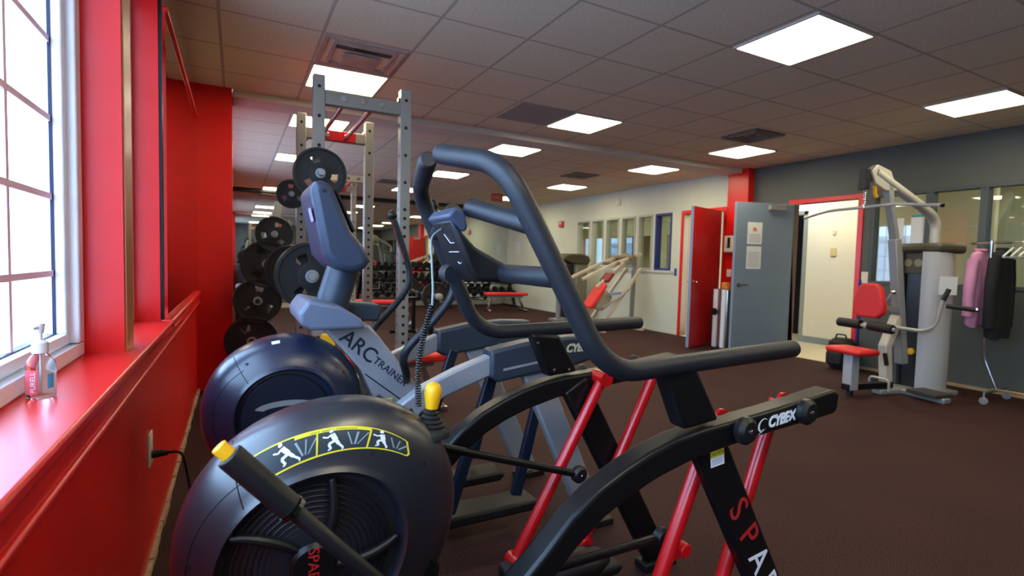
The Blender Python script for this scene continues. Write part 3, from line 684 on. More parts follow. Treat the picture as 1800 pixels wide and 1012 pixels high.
# cable from the console
cb = path([(.775, 1.275, 1.322), (.742, 1.262, 1.30), (.738, 1.225, 1.17), (.733, 1.215, 1.13)], .03)
obj('cable', MB().tube(cb, .0028, 8), mat('grey_cable', (120, 132, 130), .35), sp)
cl = MB(); a, b = Vector((.736, 1.22, 1.135)), Vector((.715, 1.255, .872)); N = 260; pts = []
for i in range(N + 1):
    t = i / N; p = a.lerp(b, t) + Vector((-.014 * math.sin(PI * t), 0, 0)); g = t * 40 * 2 * PI / 1.0; pts.append(p + Vector((math.cos(g), math.sin(g), 0)) * .0062)
cl.tube(pts, .0026, 6); obj('coiled_cable', cl, BLACKP, sp)
# resistance shifter with yellow knob
bx, by, bz = .745, 1.25, .795
bo = MB(); pr_ = [(0, 0), (.052, 0), (.05, .012)]
for k in range(5): r0 = .045 - .0065 * k; pr_ += [(r0, .018 + k * .010), (r0 - .008, .023 + k * .010)]
pr_ += [(.010, .075), (0, .075)]; bo.lathe(pr_, (bx, by, bz), (.05, 0, 1), 24); sbo = obj('shifter_boot', bo, RUB, sp)
obj('shifter_knob', MB().lathe([(0, 0), (.0155, 0), (.017, .006), (.020, .022), (.0225, .040), (.0215, .052), (.016, .062), (.008, .067), (0, .068)], (bx + .004, by, bz + .068), (.06, 0, 1), 24), YEL, sbo, label='rounded yellow knob')
obj('hose_fitting', MB().tube(path([(bx - .05, by + .01, bz + .07), (bx - .035, by, bz + .035), (bx - .02, by, bz + .02)], .01), .005, 10), RUB, sbo)
# incline lever beside the shroud
pA, pB = Vector((.285, .925, .938)), Vector((.60, .905, .585)); d = (pB - pA).normalized()
le = obj('incline_lever', MB().tube([pA + d * .16, pB], .0135, 18, rnd=True), BLACKP, sp)
obj('lever_grip', MB().tube([pA + d * .018, pA + d * .155], .0215, 24), BLACKP, le, bevel=.003)
obj('grip_ring', MB().tube([pA + d * .155, pA + d * .163], .0235, 24), mat('dark_chrome', (90, 95, 100), .2, 1), le)
obj('release_button', MB().tube([pA - d * .004, pA + d * .022], .0125, 20), YEL, le, bevel=.002, label='yellow push button')

# --- grey trainer with central console, second from the camera
Y2 = 2.25
ar = thing('striding_trainer', 'silver and slate striding trainer with tall curved console, behind the black one', 'exercise machine', (1.1, Y2, 0), None)
S2 = Shroud(.475, Y2, .635, .290, .17, .06); sh2 = S2.build(ar, mat('navy_shroud_plastic', (26, 33, 54), .33, bump=.12, bscale=1200, coat=.6), False)
obj('shroud_sticker', MB().add([S2.q(.93, R(100), .001), S2.q(.93, R(94), .001), S2.q(.96, R(94), .001), S2.q(.96, R(100), .001)], [(0, 1, 2, 3)], True), DECW, sh2)
arm = [(.605, .968), (.790, .968), (.835, .915), (1.03, .655), (1.03, .59), (.90, .59), (.845, .66), (.835, .665), (.815, .655), (.795, .70), (.760, .780)]
am = obj('console_arm', MB().prism(arm, 1, Y2 - .10, Y2 + .10), ARCG, ar, bevel=.016, seg=3)
dv = Vector((.925 - .683, 0, .723 - .928)).normalized(); uv = Vector((-dv.z, 0, dv.x))
c0 = Vector((.700, Y2 - .1012, .905))
obj('arm_lettering', text_mesh('ARC', .085, frame(c0 + dv * .055 + uv * .012, dv, uv), .0004, .0, 1.0, .001), DECB, am)
obj('arm_lettering', text_mesh('TRAINER', .043, frame(c0 + dv * .228 + uv * .010, dv, uv), .0004, .0, 1.05, .0005), DECB, am)
caution(am, frame((.865, Y2 - .1012, .632), (1, 0, 0), (0, 0, 1)), .052, .044)
gv = MB().tube([(.775, Y2 - .1005, .765), (.93, Y2 - .1005, .640)], .003, 6); obj('arm_groove', gv, DECB, am)
tr = [(.510, 1.030), (.545, 1.080), (.66, 1.055), (.735, 1.005), (.757, .966), (.552, .966), (.515, .992)]
to = obj('accessory_tray', MB().prism(tr, 1, Y2 - .21, Y2 + .2), mat('silver_blue_plastic', (98, 106, 122), .4, bump=.1, bscale=900), ar, bevel=.014, seg=3)
obj('tray_rack', MB().prism([(.60, 1.065), (.875, 1.035), (.86, .965), (.62, .975)], 1, Y2 + .02, Y2 + .19), ARCD, to, bevel=.010)
obj('console_post', MB().tube([(.655, Y2, .99), (.665, Y2, 1.07), (.715, Y2, 1.235)], .066, 24), ARCD, ar)
cp = [(.548, 1.500), (.566, 1.522), (.600, 1.532), (.630, 1.510), (.700, 1.345), (.750, 1.285), (.772, 1.235), (.765, 1.200), (.715, 1.182), (.648, 1.192), (.598, 1.250)]
c2 = obj('console', MB().prism(cp, 1, Y2 - .19, Y2 + .19), mat('slate_blue_console', (48, 57, 74), .4, bump=.1, bscale=900), ar, bevel=.03, seg=4)
hl = MB()
hl.disc((.600, Y2 - .1905, 1.488), (0, -1, 0), .008, .002, 14)
for y in (Y2 - .12, Y2 - .09): hl.disc((.5555, y, 1.47), (-1, 0, .2), .004, .002, 10)
obj('console_hole', hl, RUB, c2)
obj('console_label', MB().add([(.5665, Y2 - .08, 1.375), (.5665, Y2 - .16, 1.375), (.5545, Y2 - .16, 1.425), (.5545, Y2 - .08, 1.425)], [(0, 1, 2, 3)], True), mat('grey_pink_label', (150, 140, 158), .5), c2)
obj('display', MB().prism([(.645, 1.50), (.652, 1.50), (.722, 1.345), (.715, 1.34)], 1, Y2 - .15, Y2 + .15), BLACKP, c2)
for s in (-1, 1):
    yb = Y2 + s * .315
    up = [(.60, .03), (.64, .25), (.71, .45), (.83, .671), (.945, .748), (1.081, .806), (1.235, .856)]; lo = [(1.25, .775), (1.034, .700), (.941, .650), (.83, .53), (.75, .36), (.69, .2), (.665, .03)]
    obj('curved_boom', MB().prism(up + lo, 1, yb - .03, yb + .03), ARCG, ar, bevel=.009, seg=3, sharp=50)
    cv = [(1.225, .876), (1.40, .905), (1.60, .918), (1.772, .912), (1.776, .815), (1.62, .782), (1.40, .760), (1.262, .742), (1.225, .765)]
    sc_ = obj('boom_shroud', MB().prism(cv, 1, yb - .048, yb + .048), ARCD, ar, bevel=.014, seg=3)
    if s < 0:
        obj('shroud_groove', MB().prism([(1.28, .800), (1.52, .830), (1.52, .820), (1.28, .790)], 1, yb - .0488, yb - .046), ARCG, sc_)
        logo(sc_, frame((1.655, yb - .0488, .866), (1, 0, 0.02), (0, 0, 1)), .05, mat('cream_decal', (206, 200, 176), .5), False)
    l = obj('rear_leg', MB().bar((1.44, yb, .79), (1.80, yb, .03), .05, .12, (1, 0, .5)), ARCG, ar, bevel=.010)
    obj('rubber_foot', MB().b2((1.72, yb - .035, 0), (1.90, yb + .035, .032)), RUB, l, bevel=.005)
    a1 = MB().bar((1.57, Y2 + s * .24, .80), (1.42, Y2 + s * .24, .19), .03, .05, (1, 0, 0)); a1.bar((1.30, Y2 + s * .24, .78), (1.10, Y2 + s * .24, .17), .03, .05, (1, 0, 0))
    obj('linkage_arm', a1, mat('dark_blue_arm', (22, 34, 50), .4), ar, bevel=.006)
    obj('foot_pedal', MB().prism([(1.03, .13), (1.06, .10), (1.52, .10), (1.55, .13), (1.53, .15), (1.12, .15), (1.06, .20), (1.02, .19)], 1, Y2 + s * .1, Y2 + s * .25), RUB, ar, bevel=.012)
    obj('side_rod', MB().tube([(.78, Y2 + s * .24, .50), (1.22, Y2 + s * .235, .45)], .016, 12), BLACK, ar)
    ph = path([(.989, Y2 + s * .295, 1.440), (1.035, Y2 + s * .30, 1.320), (1.098, Y2 + s * .305, 1.125), (.985, Y2 + s * .30, .985), (.872, Y2 + s * .29, .875), (.93, Y2 + s * .17, .76), (.965, Y2 + s * .05, .70)], [.1, .13, .08, .07, .03])
    h = obj('swing_handle', MB().tube(ph, [.0165] * len(ph), 16), FOAM, ar)
    obj('handle_ball', MB().sphere((.985, Y2 + s * .295, 1.452), .0245, 10), BLACKP, h)
    q = [Vector(p) + Vector((-.0165, -.006, 0)) for p in path([(.994, Y2 + s * .295, 1.425), (1.035, Y2 + s * .30, 1.32), (1.066, Y2 + s * .302, 1.225)], .1)]
    obj('pulse_sensor', MB().tube(q, .0052, 8), CHROME, h)
fb = MB().b2((.20, 2.06, 0), (.28, 2.44, .05)).b2((.20, 2.19, .01), (.95, 2.31, .06)).b2((.60, 1.92, 0), (.68, 2.58, .05)).b2((.85, 2.17, .05), (1.0, 2.33, .62)).b2((.45, 2.2, .05), (.6, 2.3, .4)).b2((.40, 2.19, .30), (.9, 2.31, .40))
obj('base_frame', fb, BLACK, ar, bevel=.006)
obj('crank_arm', MB().disc((.78, 2.0, .50), (0, 1, 0), .07, .5, 24), BLACK, ar)

# ------------------------------------------------------------------ power racks
def upright_mat():
    a, nt, b = node_mat('punched_rack_steel'); b.inputs['Roughness'].default_value = .42; b.inputs['Metallic'].default_value = .3
    tc = nt.nodes.new('ShaderNodeTexCoord'); sp_ = nt.nodes.new('ShaderNodeSeparateXYZ'); nt.links.new(tc.outputs['Object'], sp_.inputs[0])
    def M_(op, x, y=None, v=None):
        n = nt.nodes.new('ShaderNodeMath'); n.operation = op; nt.links.new(x, n.inputs[0])
        if y is not None: nt.links.new(y, n.inputs[1])
        if v is not None: n.inputs[1].default_value = v
        return n.outputs[0]
    ax, ay = M_('ABSOLUTE', sp_.outputs[0]), M_('ABSOLUTE', sp_.outputs[1]); mn = M_('MINIMUM', ax, ay)
    z1_ = M_('MULTIPLY', M_('SUBTRACT', M_('FRACT', M_('DIVIDE', sp_.outputs[2], v=.062)), v=.5), v=.062)
    z2_ = M_('MULTIPLY', M_('SUBTRACT', M_('FRACT', M_('DIVIDE', sp_.outputs[2], v=.186)), v=.5), v=.186)
    hi_ = M_('GREATER_THAN', sp_.outputs[2], v=1.58); lo_ = M_('LESS_THAN', sp_.outputs[2], v=1.58)
    z = M_('ADD', M_('MULTIPLY', z1_, lo_), M_('MULTIPLY', z2_, hi_))
    d = M_('SQRT', M_('ADD', M_('MULTIPLY', mn, mn), M_('MULTIPLY', z, z))); h = M_('LESS_THAN', d, v=.0115)
    mx = nt.nodes.new('ShaderNodeMix'); mx.data_type = 'RGBA'; nt.links.new(h, mx.inputs[0]); mx.inputs[6].default_value = srgb(150, 144, 132); mx.inputs[7].default_value = srgb(22, 21, 20)
    nt.links.new(mx.outputs[2], b.inputs['Base Color']); return a
UPM = upright_mat()
def make_rack():
    t = thing('power_rack', 'x', 'gym rack', (0, 0, 0), None, False); Hh = 2.40
    pos = [(0, 0), (.565, 0), (0, 1.02), (.545, 1.02)]
    for i, (x, y) in enumerate(pos):
        u = obj('upright', MB().b2((-.036, -.036, 0), (.036, .036, Hh)), UPM, t, bevel=.004); u.location = (x, y, 0)
        fp = obj('foot_plate', MB().b2((-.07, -.07, 0), (.07, .07, .012)), BLACK, u)
    def beam(a, b, mt, nm='crossbeam', w=.06, h=.085): return obj(nm, MB().bar(a, b, w, h), mt, t, bevel=.004)
    fb_ = beam((.036, 0, 2.265), (.529, 0, 2.265), RACKM)
    for k in range(3): obj('beam_bolt', MB().disc((.15 + .125 * k, -.030, 2.268), (0, -1, 0), .021, .008, 18), CHROME, fb_)
    rb = beam((.12, 1.02, 2.25), (.43, 1.02, 2.25), REDM); beam((.036, 1.02, 2.25), (.12, 1.02, 2.25), RACKM); beam((.43, 1.02, 2.25), (.51, 1.02, 2.25), RACKM)
    for k in range(2): obj('beam_bolt', MB().disc((.2 + .15 * k, .99, 2.25), (0, -1, 0), .018, .008, 18), CHROME, rb)
    for x in (.155, .345): obj('pull_up_bar', MB().tube([(x, .03, 2.245), (x, 1.0, 2.235)], .0165, 14), REDM, t)
    beam((0, .036, .10), (0, .984, .10), RACKM, 'base_rail', .06, .06); beam((.55, .036, .10), (.55, .984, .10), RACKM, 'base_rail', .06, .06)
    for x, y, z in ((0, 0, 2.3), (.565, 0, 2.33), (.565, 0, 2.16), (0, 1.02, 2.2), (.545, 1.02, 2.3)):
        obj('side_bolt', MB().disc((x + (.036 if x == 0 else -.036), y, z), (1 if x == 0 else -1, 0, 0), .016, .014, 14), CHROME, t)
    for x, y, z in ((0, 0, 1.075), (0, 1.02, 1.075)):
        obj('bar_hook', MB().b2((x - .10, y - .03, z), (x - .036, y + .03, z + .02)).b2((x - .10, y - .03, z), (x - .088, y + .03, z + .06)), BLACK, t, bevel=.003)
    for x, y in ((.565, 0), (.545, 1.02)):
        obj('bar_hook', MB().b2((x + .036, y - .03, .95), (x + .12, y + .03, .97)).b2((x + .105, y - .03, .95), (x + .12, y + .03, 1.01)), BLACK, t, bevel=.003)
    return t
rack = make_rack(); rack.location = (.778, 3.60, 0); rack['label'] = 'tall silver power rack with red pull-up bars just behind the silver trainer'; rack['group'] = 'silver power racks'
r2 = dup(rack, (1.33, 7.1, 0), None, 'tall silver power rack with red pull-up bars past the ceiling beam', 'silver power racks')

# ------------------------------------------------------------------ plates, barbell, storage tree
def make_plate(rad, th):
    t = thing('weight_plate', 'x', 'weight plate', (0, 0, 0), None, False)
    m_ = MB(); ri, ro = .42 * rad, .68 * rad
    m_.lathe([(.13 * rad, -th * .5), (ri, -th * .42), (ri, th * .42), (.13 * rad, th * .5), (.13 * rad, -th * .5)], (0, 0, 0), (0, 1, 0), 36)
    m_.lathe([(ro, -th * .3), (.88 * rad, -th * .35), (.90 * rad, -th * .5), (.985 * rad, -th * .5), (rad, -th * .35), (rad, th * .35), (.985 * rad, th * .5), (.90 * rad, th * .5), (.88 * rad, th * .35), (ro, th * .3), (ro, -th * .3)], (0, 0, 0), (0, 1, 0), 48)
    for k in range(3):
        a0, a1 = R(20 + 120 * k), R(20 + 120 * k + 86); n = 8
        for i in range(n):
            b0, b1 = a0 + (a1 - a0) * i / n, a0 + (a1 - a0) * (i + 1) / n
            vs = [(r * math.cos(b), y, r * math.sin(b)) for b in (b0, b1) for r in (ri * .98, ro * 1.02) for y in (-th * .32, th * .32)]
            m_.add(vs, [(0, 1, 3, 2), (4, 6, 7, 5), (0, 4, 5, 1), (2, 3, 7, 6), (0, 2, 6, 4), (1, 5, 7, 3)], True)
    obj('plate_disc', m_, PLATE, t)
    obj('hub_ring', MB().lathe([(.12 * rad, -th * .54), (.19 * rad, -th * .54), (.19 * rad, th * .54), (.12 * rad, th * .54), (.12 * rad, -th * .54)], (0, 0, 0), (0, 1, 0), 24), SILV, t)
    return t
PL = {}
def plate(rad, th, loc, label, group='black iron plates', rot=0.):
    k = (rad, th)
    if k in PL: o = dup(PL[k])
    else: o = make_plate(rad, th); PL[k] = o
    o.location = loc; o.rotation_euler = (rot, random.random() * 2, 0) if rot else (0, random.random() * 2, 0); o['label'] = label; o['group'] = group
    return o
def barbell(base, y0, y1, label):
    x, y, z = base; t = thing('barbell', label, 'barbell', (x, (y0 + y1) / 2, z), 'barbells')
    obj('shaft', MB().tube([(x, y0 + .42, z), (x, y1 - .42, z)], .014, 12), CHROME, t)
    for a, b in ((y0, y0 + .42), (y1 - .42, y1)): obj('sleeve', MB().tube([(x, a, z), (x, b, z)], .024, 18).tube([(x, b - .03, z), (x, b, z)] if a == y0 else [(x, a, z), (x, a + .03, z)], .038, 18), SILV, t)
    return t
bz_ = 1.118
barbell((.722, 3.4, bz_), 3.37, 5.06, 'chrome barbell racked on the left side of the near power rack')
plate(.212, .045, (.722, 3.43, bz_), 'largest black iron plate, on the near end of the racked barbell')
plate(.212, .045, (.722, 3.50, bz_), 'second black iron plate behind the largest one on the racked barbell')
plate(.212, .045, (.722, 4.78, bz_), 'black iron plate on the far end of the racked barbell')
o = obj('plate_peg', MB().tube([(.776, 3.42, 1.763), (.776, 3.562, 1.763)], .02, 16), SILV, None); tag(o, 'silver plate peg high on the near upright of the power rack', 'peg')
plate(.162, .04, (.776, 3.50, 1.763), 'black iron plate hung high on the near upright of the power rack')
o = obj('plate_peg', MB().tube([(.70, 4.52, 1.735), (.70, 4.76, 1.735)], .02, 16).b2((.69, 4.58, 1.72), (.745, 4.64, 1.75)), SILV, None); tag(o, 'silver plate peg high on the far upright of the near power rack', 'peg')
plate(.115, .03, (.70, 4.55, 1.735), 'small black plate high beside the far upright of the near power rack')
# storage tree
tx, ty = .52, 5.4
tr_ = thing('plate_tree', 'slanted silver plate storage tree left of the power rack', 'plate rack', (tx, ty, 0))
obj('slanted_post', MB().bar((.34, 5.62, .05), (.68, 5.62, 1.76), .05, .07), SILV, tr_, bevel=.005)
obj('slanted_post', MB().bar((.98, 5.62, .05), (.74, 5.62, 1.30), .05, .07), SILV, tr_, bevel=.005)
obj('base_foot', MB().b2((.30, 5.16, 0), (1.05, 5.22, .05)).b2((.31, 5.2, .0), (.37, 5.72, .05)).b2((.30, 5.68, 0), (1.05, 5.74, .05)), SILV, tr_, bevel=.005)
pegs = [(.478, .83, .20), (.55, 1.16, .215), (.612, 1.43, .16), (.43, .47, .22)]
for (x, z, _) in pegs: obj('peg', MB().tube([(x, 5.12, z), (x, 5.60, z)], .022, 14), CHROME, tr_)
for i, (x, z, rr) in enumerate(pegs):
    for k in range((2, 3, 2, 2)[i]):
        plate(rr, .04, (x, 5.16 + .055 * k, z), 'black iron plate on the %s peg of the storage tree, %s' % (('second', 'third', 'top', 'lowest')[i], ('nearest the camera', 'behind the first', 'at the back')[k]), 'black iron plates')

# low flat machine behind the pilaster edge and yellow block
o = obj('padded_box', MB().b2((.30, 5.85, 0), (.62, 6.55, .92)), mat('charcoal_pad', (38, 40, 42), .7, noise=.1), bevel=.03); tag(o, 'dark padded box behind the red pilaster', 'box')
o = obj('yellow_block', MB().prism([(.79, .66), (.87, .66), (.87, .735), (.80, .745), (.79, .73)], 1, 3.46, 3.54).tube([(.83, 3.50, .0), (.83, 3.50, .67)], .012, 10), YEL, None, bevel=.005); tag(o, 'small yellow block beside the near power rack upright', 'block')

# ------------------------------------------------------------------ benches
def make_bench():
    t = thing('flat_bench', 'x', 'bench', (0, 0, 0), None, False)
    obj('seat_pad', MB().b2((-.55, -.13, .39), (.55, .13, .46)), REDV, t, bevel=.025, seg=3)
    obj('bench_rail', MB().bar((-.45, 0, .365), (.45, 0, .365), .06, .05), SILV, t, bevel=.004)
    for s in (-1, 1):
        l = obj('leg', MB().bar((s * .35, 0, .36), (s * .47, 0, .05), .05, .05, (1, 0, 0)), CHROME, t, bevel=.004)
        obj('foot_bar', MB().b2((s * .47 - .03, -.24, 0.0), (s * .47 + .03, .24, .05)), CHROME, l, bevel=.006)
    return t
b0 = make_bench(); b0.location = (1.335, 4.18, 0); b0.rotation_euler = (0, 0, 0); b0['label'] = 'red flat bench standing inside the near power rack'; b0['group'] = 'red flat benches'
dup(b0, (2.75, 9.6, 0), (0, 0, R(-20)), 'red flat bench behind the swing handles of the silver trainer', 'red flat benches')
bb2 = dup(b0, (6.2, 11.4, 0), (0, 0, R(-8)), 'red flat bench in front of the right end of the dumbbell rack', 'red flat benches')
for ch in list(bb2.children):
    pass
# second barbell station: low press bench with loaded bar
px_, py_ = 2.95, 8.0
ps = thing('press_stand', 'low dark bar stand with yoke arms left of the dumbbell rack', 'bench stand', (px_, py_, 0))
for y in (7.6, 8.5):
    u = obj('yoke_post', MB().bar((px_, y, 0.03), (px_, y, .66), .06, .06, (1, 0, 0)), BLACK, ps, bevel=.004); obj('yoke', MB().b2((px_ - .06, y - .03, .64), (px_ + .06, y + .03, .665)).b2((px_ - .06, y - .03, .66), (px_ - .045, y + .03, .74)).b2((px_ + .045, y - .03, .66), (px_ + .06, y + .03, .72)), BLACK, u)
obj('floor_rail', MB().b2((px_ - .4, 7.56, 0), (px_ + .4, 7.64, .05)).b2((px_ - .4, 8.46, 0), (px_ + .4, 8.54, .05)).b2((px_ - .03, 7.6, 0), (px_ + .03, 8.5, .05)), BLACK, ps, bevel=.004)
barbell((px_, py_, .69), 7.15, 8.95, 'barbell resting low on the dark bar stand left of the dumbbell rack')
plate(.212, .045, (px_, 7.42, .69), 'black iron plate on the near sleeve of the low barbell')
plate(.212, .045, (px_, 8.70, .69), 'black iron plate on the far sleeve of the low barbell')
o = obj('bar_collar', MB().disc((px_, 7.22, .69), (0, 1, 0), .05, .06, 20), mat('champagne_collar', (190, 184, 170), .35, .4)); tag(o, 'pale round collar on the near end of the low barbell', 'collar')
o = obj('bar_collar', MB().disc((px_, 8.80, .69), (0, 1, 0), .045, .05, 20), REDM); tag(o, 'red round collar on the far end of the low barbell', 'collar')

# ------------------------------------------------------------------ dumbbell rack
dr = thing('dumbbell_rack', 'long black three-tier dumbbell rack against the mirror wall', 'dumbbell rack', (5.1, 12.85, 0))
RX0, RX1 = 3.15, 7.05
tiers = [(12.50, .32), (12.72, .66), (12.94, .98)]
for x in (RX0 + .05, (RX0 + RX1) / 2, RX1 - .05):
    u = obj('end_frame', MB().bar((x, 12.42, .05), (x, 13.05, 1.08), .06, .08).b2((x - .03, 12.3, 0), (x + .03, 13.15, .05)), BLACK, dr, bevel=.005)
for y, z in tiers:
    for dy in (-.09, .09): obj('shelf_rail', MB().bar((RX0, y + dy, z + dy * .5), (RX1, y + dy, z + dy * .5), .05, .03), BLACK, dr, bevel=.003)
def make_dumbbell(s):
    m_ = MB(); hw, hr = .055 * s, .075 * s
    for k in (-1, 1):
        m_.lathe([(0, 0), (hr * .8, 0), (hr, .12 * hw), (hr, 1.6 * hw), (hr * .8, 1.72 * hw), (0, 1.72 * hw)], (0, k * .055, 0), (0, k, 0), 12)
    m_.tube([(0, -.06, 0), (0, .06, 0)], .017, 10); return m_
dbm = [obj('dumbbell', make_dumbbell(s), mat('black_dumbbell_rubber', (19, 19, 20), .5)) for s in (.75, .9, 1.05)]
uniq = [False] * 3
for ti, (y, z) in enumerate(tiers):
    n = (17, 19, 21)[ti]; k_ = 2 - ti; sc_ = (.75, .9, 1.05)[k_]
    for i in range(n):
        x = RX0 + .12 + (RX1 - RX0 - .24) * i / (n - 1)
        o = dbm[k_] if not uniq[k_] else dbm[k_].copy()
        if uniq[k_]: COL.objects.link(o)
        uniq[k_] = True
        o.location = (x, y, z + .018 + .075 * sc_ * 1.12); o.rotation_euler = (R(26.6), R(random.uniform(-20, 20)), R(random.uniform(-4, 4)))
        side = 'left end' if i < n / 3 else 'middle' if i < 2 * n / 3 else 'right end'
        tag(o, 'black rubber dumbbell on the %s tier of the dumbbell rack, towards its %s' % (('bottom', 'middle', 'top')[ti], side), 'dumbbell', 'dumbbells on the %s tier, %s' % (('bottom', 'middle', 'top')[ti], side))

# ------------------------------------------------------------------ incline plate machine by the right wall
ip = thing('incline_press_machine', 'pale slanted press machine with a red back pad under the six windows', 'exercise machine', (6.4, 7.75, 0))
PALE = mat('pale_champagne_frame', (196, 190, 172), .42, metal=.15)
for y in (7.55, 7.95):
    obj('slanted_rail', MB().bar((6.17, y, .10), (7.07, y, 1.16), .05, .06), PALE, ip, bevel=.005)
    ra = MB().bar((5.72, y, .95), (6.45, y, 1.25), .045, .05).bar((6.45, y, 1.25), (7.06, y, 1.44), .045, .05); obj('press_arm', ra, PALE, ip, bevel=.005)
obj('arm_joint', MB().tube([(6.50, 7.50, 1.25), (6.50, 8.0, 1.25)], .035, 16).tube([(6.80, 7.46, 1.36), (6.80, 8.05, 1.36)], .05, 18), mat('brown_bearing', (120, 104, 78), .5), ip)
obj('main_beam', MB().bar((6.20, 7.75, .78), (6.98, 7.75, 1.36), .07, .08), PALE, ip, bevel=.006)
obj('back_pad', MB().bar((5.99, 7.75, .42), (6.33, 7.75, .86), .30, .08, (-1, 0, .8)), REDV, ip, bevel=.03)
obj('head_pad', MB().bar((6.36, 7.75, .90), (6.50, 7.75, 1.06), .24, .07, (-1, 0, .8)), mat('dark_red_vinyl', (130, 26, 34), .5), ip, bevel=.02)
obj('seat_pad', MB().bar((5.62, 7.75, .40), (5.95, 7.75, .34), .28, .07), REDV, ip, bevel=.02)
obj('rear_post', MB().bar((7.05, 7.75, .03), (7.08, 7.75, 1.42), .07, .06, (1, 0, 0)), mat('grey_post', (130, 132, 130), .5), ip, bevel=.005)
obj('base_frame', MB().b2((5.55, 7.70, 0), (7.1, 7.80, .06)).b2((6.1, 7.40, 0), (6.18, 8.1, .06)).b2((7.0, 7.40, 0), (7.08, 8.1, .06)).bar((5.75, 7.75, .05), (5.98, 7.75, .42), .06, .06), PALE, ip, bevel=.005)
obj('foot_link', MB().tube([(6.15, 7.50, .44), (6.5, 7.50, .60), (6.75, 7.5, .78)], .022, 12), mat('grey_link', (150, 148, 136), .45, .3), ip)
obj('pulley_cover', MB().prism([(6.12, .42), (6.30, .36), (6.45, .46), (6.52, .62), (6.40, .74), (6.2, .60)], 1, 7.68, 7.82), mat('taupe_cover', (150, 146, 128), .5), ip, bevel=.015)
o = obj('light_blue_bar', MB().tube([(6.36, 7.6, .68), (6.64, 7.6, .70)], .024, 12), mat('pale_blue_bar', (130, 150, 190), .4)); o.parent = ip; o.location = (-6.4, -7.75, 0); o.name = 'grip_bar'

# selectorised tower beyond
st_ = thing('selector_tower', 'dark-capped weight stack tower standing behind the incline machine', 'exercise machine', (6.65, 9.2, 0))
OLIVE = mat('olive_black_cap', (64, 60, 42), .5, noise=.1, nscale=12)
obj('tower_cap', MB().prism([(6.30, 1.30), (6.34, 1.40), (6.48, 1.43), (6.75, 1.43), (6.92, 1.39), (6.98, 1.30), (6.92, 1.20), (6.5, 1.22)], 1, 9.0, 9.45), OLIVE, st_, bevel=.03)
obj('tower_shroud', MB().b2((6.62, 9.02, .05), (6.92, 9.42, 1.22)), mat('olive_grey_shroud', (120, 118, 96), .5), st_, bevel=.03)
obj('weight_stack', MB().b2((6.46, 9.1, .08), (6.60, 9.34, 1.2)), mat('dark_stack', (34, 34, 32), .5), st_)
obj('front_post', MB().b2((6.28, 9.15, 0), (6.34, 9.25, .55)), mat('grey_post', (130, 132, 130)), st_, bevel=.005)
obj('tower_base', MB().b2((6.2, 9.1, 0), (6.95, 9.4, .05)), SILV, st_, bevel=.005)

# ------------------------------------------------------------------ lat pulldown machine (local x points away from the tower)
T0 = Vector((6.775, 2.70, 0)); lu = Vector((-.982, .19, 0)); 
lm = thing('lat_pulldown_machine', 'silver lat pulldown machine with red seat and chest pad by the slate wall', 'exercise machine', T0, None, False)
lm.rotation_euler = (0, 0, math.atan2(lu.y, lu.x))
LSIL = mat('warm_silver_frame', (172, 170, 160), .42, metal=.2)
LWHT = mat('soft_white_shroud', (176, 178, 180), .45)
# local y>0 is towards the camera's right
tf = MB()
def shell(y0, y1, x0, x1, z0, z1, bulge):
    vs = []; fs = []; nz, na = 14, 12
    for i in range(nz + 1):
        z = z0 + (z1 - z0) * i / nz; k = 1 + bulge * math.sin(PI * i / nz) 
        for j in range(na + 1):
            a = PI * j / na; vs.append(((x0 + x1) / 2 + (x1 - x0) / 2 * math.cos(a), y0 + (y1 - y0) * math.sin(a) * k, z))
        
    w = na + 1
    for i in range(nz):
        for j in range(na): fs.append((i * w + j, i * w + j + 1, (i + 1) * w + j + 1, (i + 1) * w + j))
        fs.append((i * w + na, i * w, (i + 1) * w, (i + 1) * w + na))
    fs.append(tuple(range(w))); fs.append(tuple(range(nz * w, nz * w + w))); return vs, fs
obj('side_shroud', MB().add(*shell(.10, .22, .02, .40, .03, 1.44, .12)), LWHT, lm)
obj('side_shroud', MB().add(*shell(-.12, -.26, .02, .36, .03, 1.44, .12)), mat('dark_slate_shroud', (70, 78, 84), .4), lm)
obj('weight_stack', MB().b2((.10, -.11, .06), (.32, .09, .62)), mat('stack_plates', (16, 22, 22), .4), lm, bevel=.003)
gr_ = MB()
for y in (-.06, .05): gr_.tube([(.21, y, .05), (.21, y, 1.40)], .012, 10)
obj('guide_rod', gr_, CHROME, lm)
obj('stack_screen', MB().b2((.30, -.12, .10), (.315, .10, 1.34)), mat('smoked_screen', (24, 34, 38), .25), lm, bevel=.003)
obj('selector_pin', MB().disc((.32, .0, .42), (1, 0, 0), .035, .03, 16), YEL, lm)
obj('tower_cap', MB().prism([(-.04, -.26), (.08, -.29), (.32, -.25), (.38, -.10), (.38, .10), (.32, .22), (.10, .26), (-.04, .22)], 2, 1.43, 1.53), OLIVE, lm, bevel=.035, seg=3)
bx_ = obj('instruction_panel', MB().b2((.315, -.20, 1.22), (.34, .12, 1.43)), OLIVE, lm, bevel=.005)
ic = MB()
for y in (-.08, .02): ic.disc((.341, y, 1.33), (1, 0, 0), .04, .002, 20)
obj('round_icon', ic, mat('tan_icon', (130, 124, 90), .5), bx_)
nt_ = obj('shroud_notice', MB().add([(.35, .232, 1.02), (.20, .302, 1.02), (.20, .302, 1.20), (.35, .240, 1.20)], [(0, 1, 2, 3)], True), PAPER, lm)
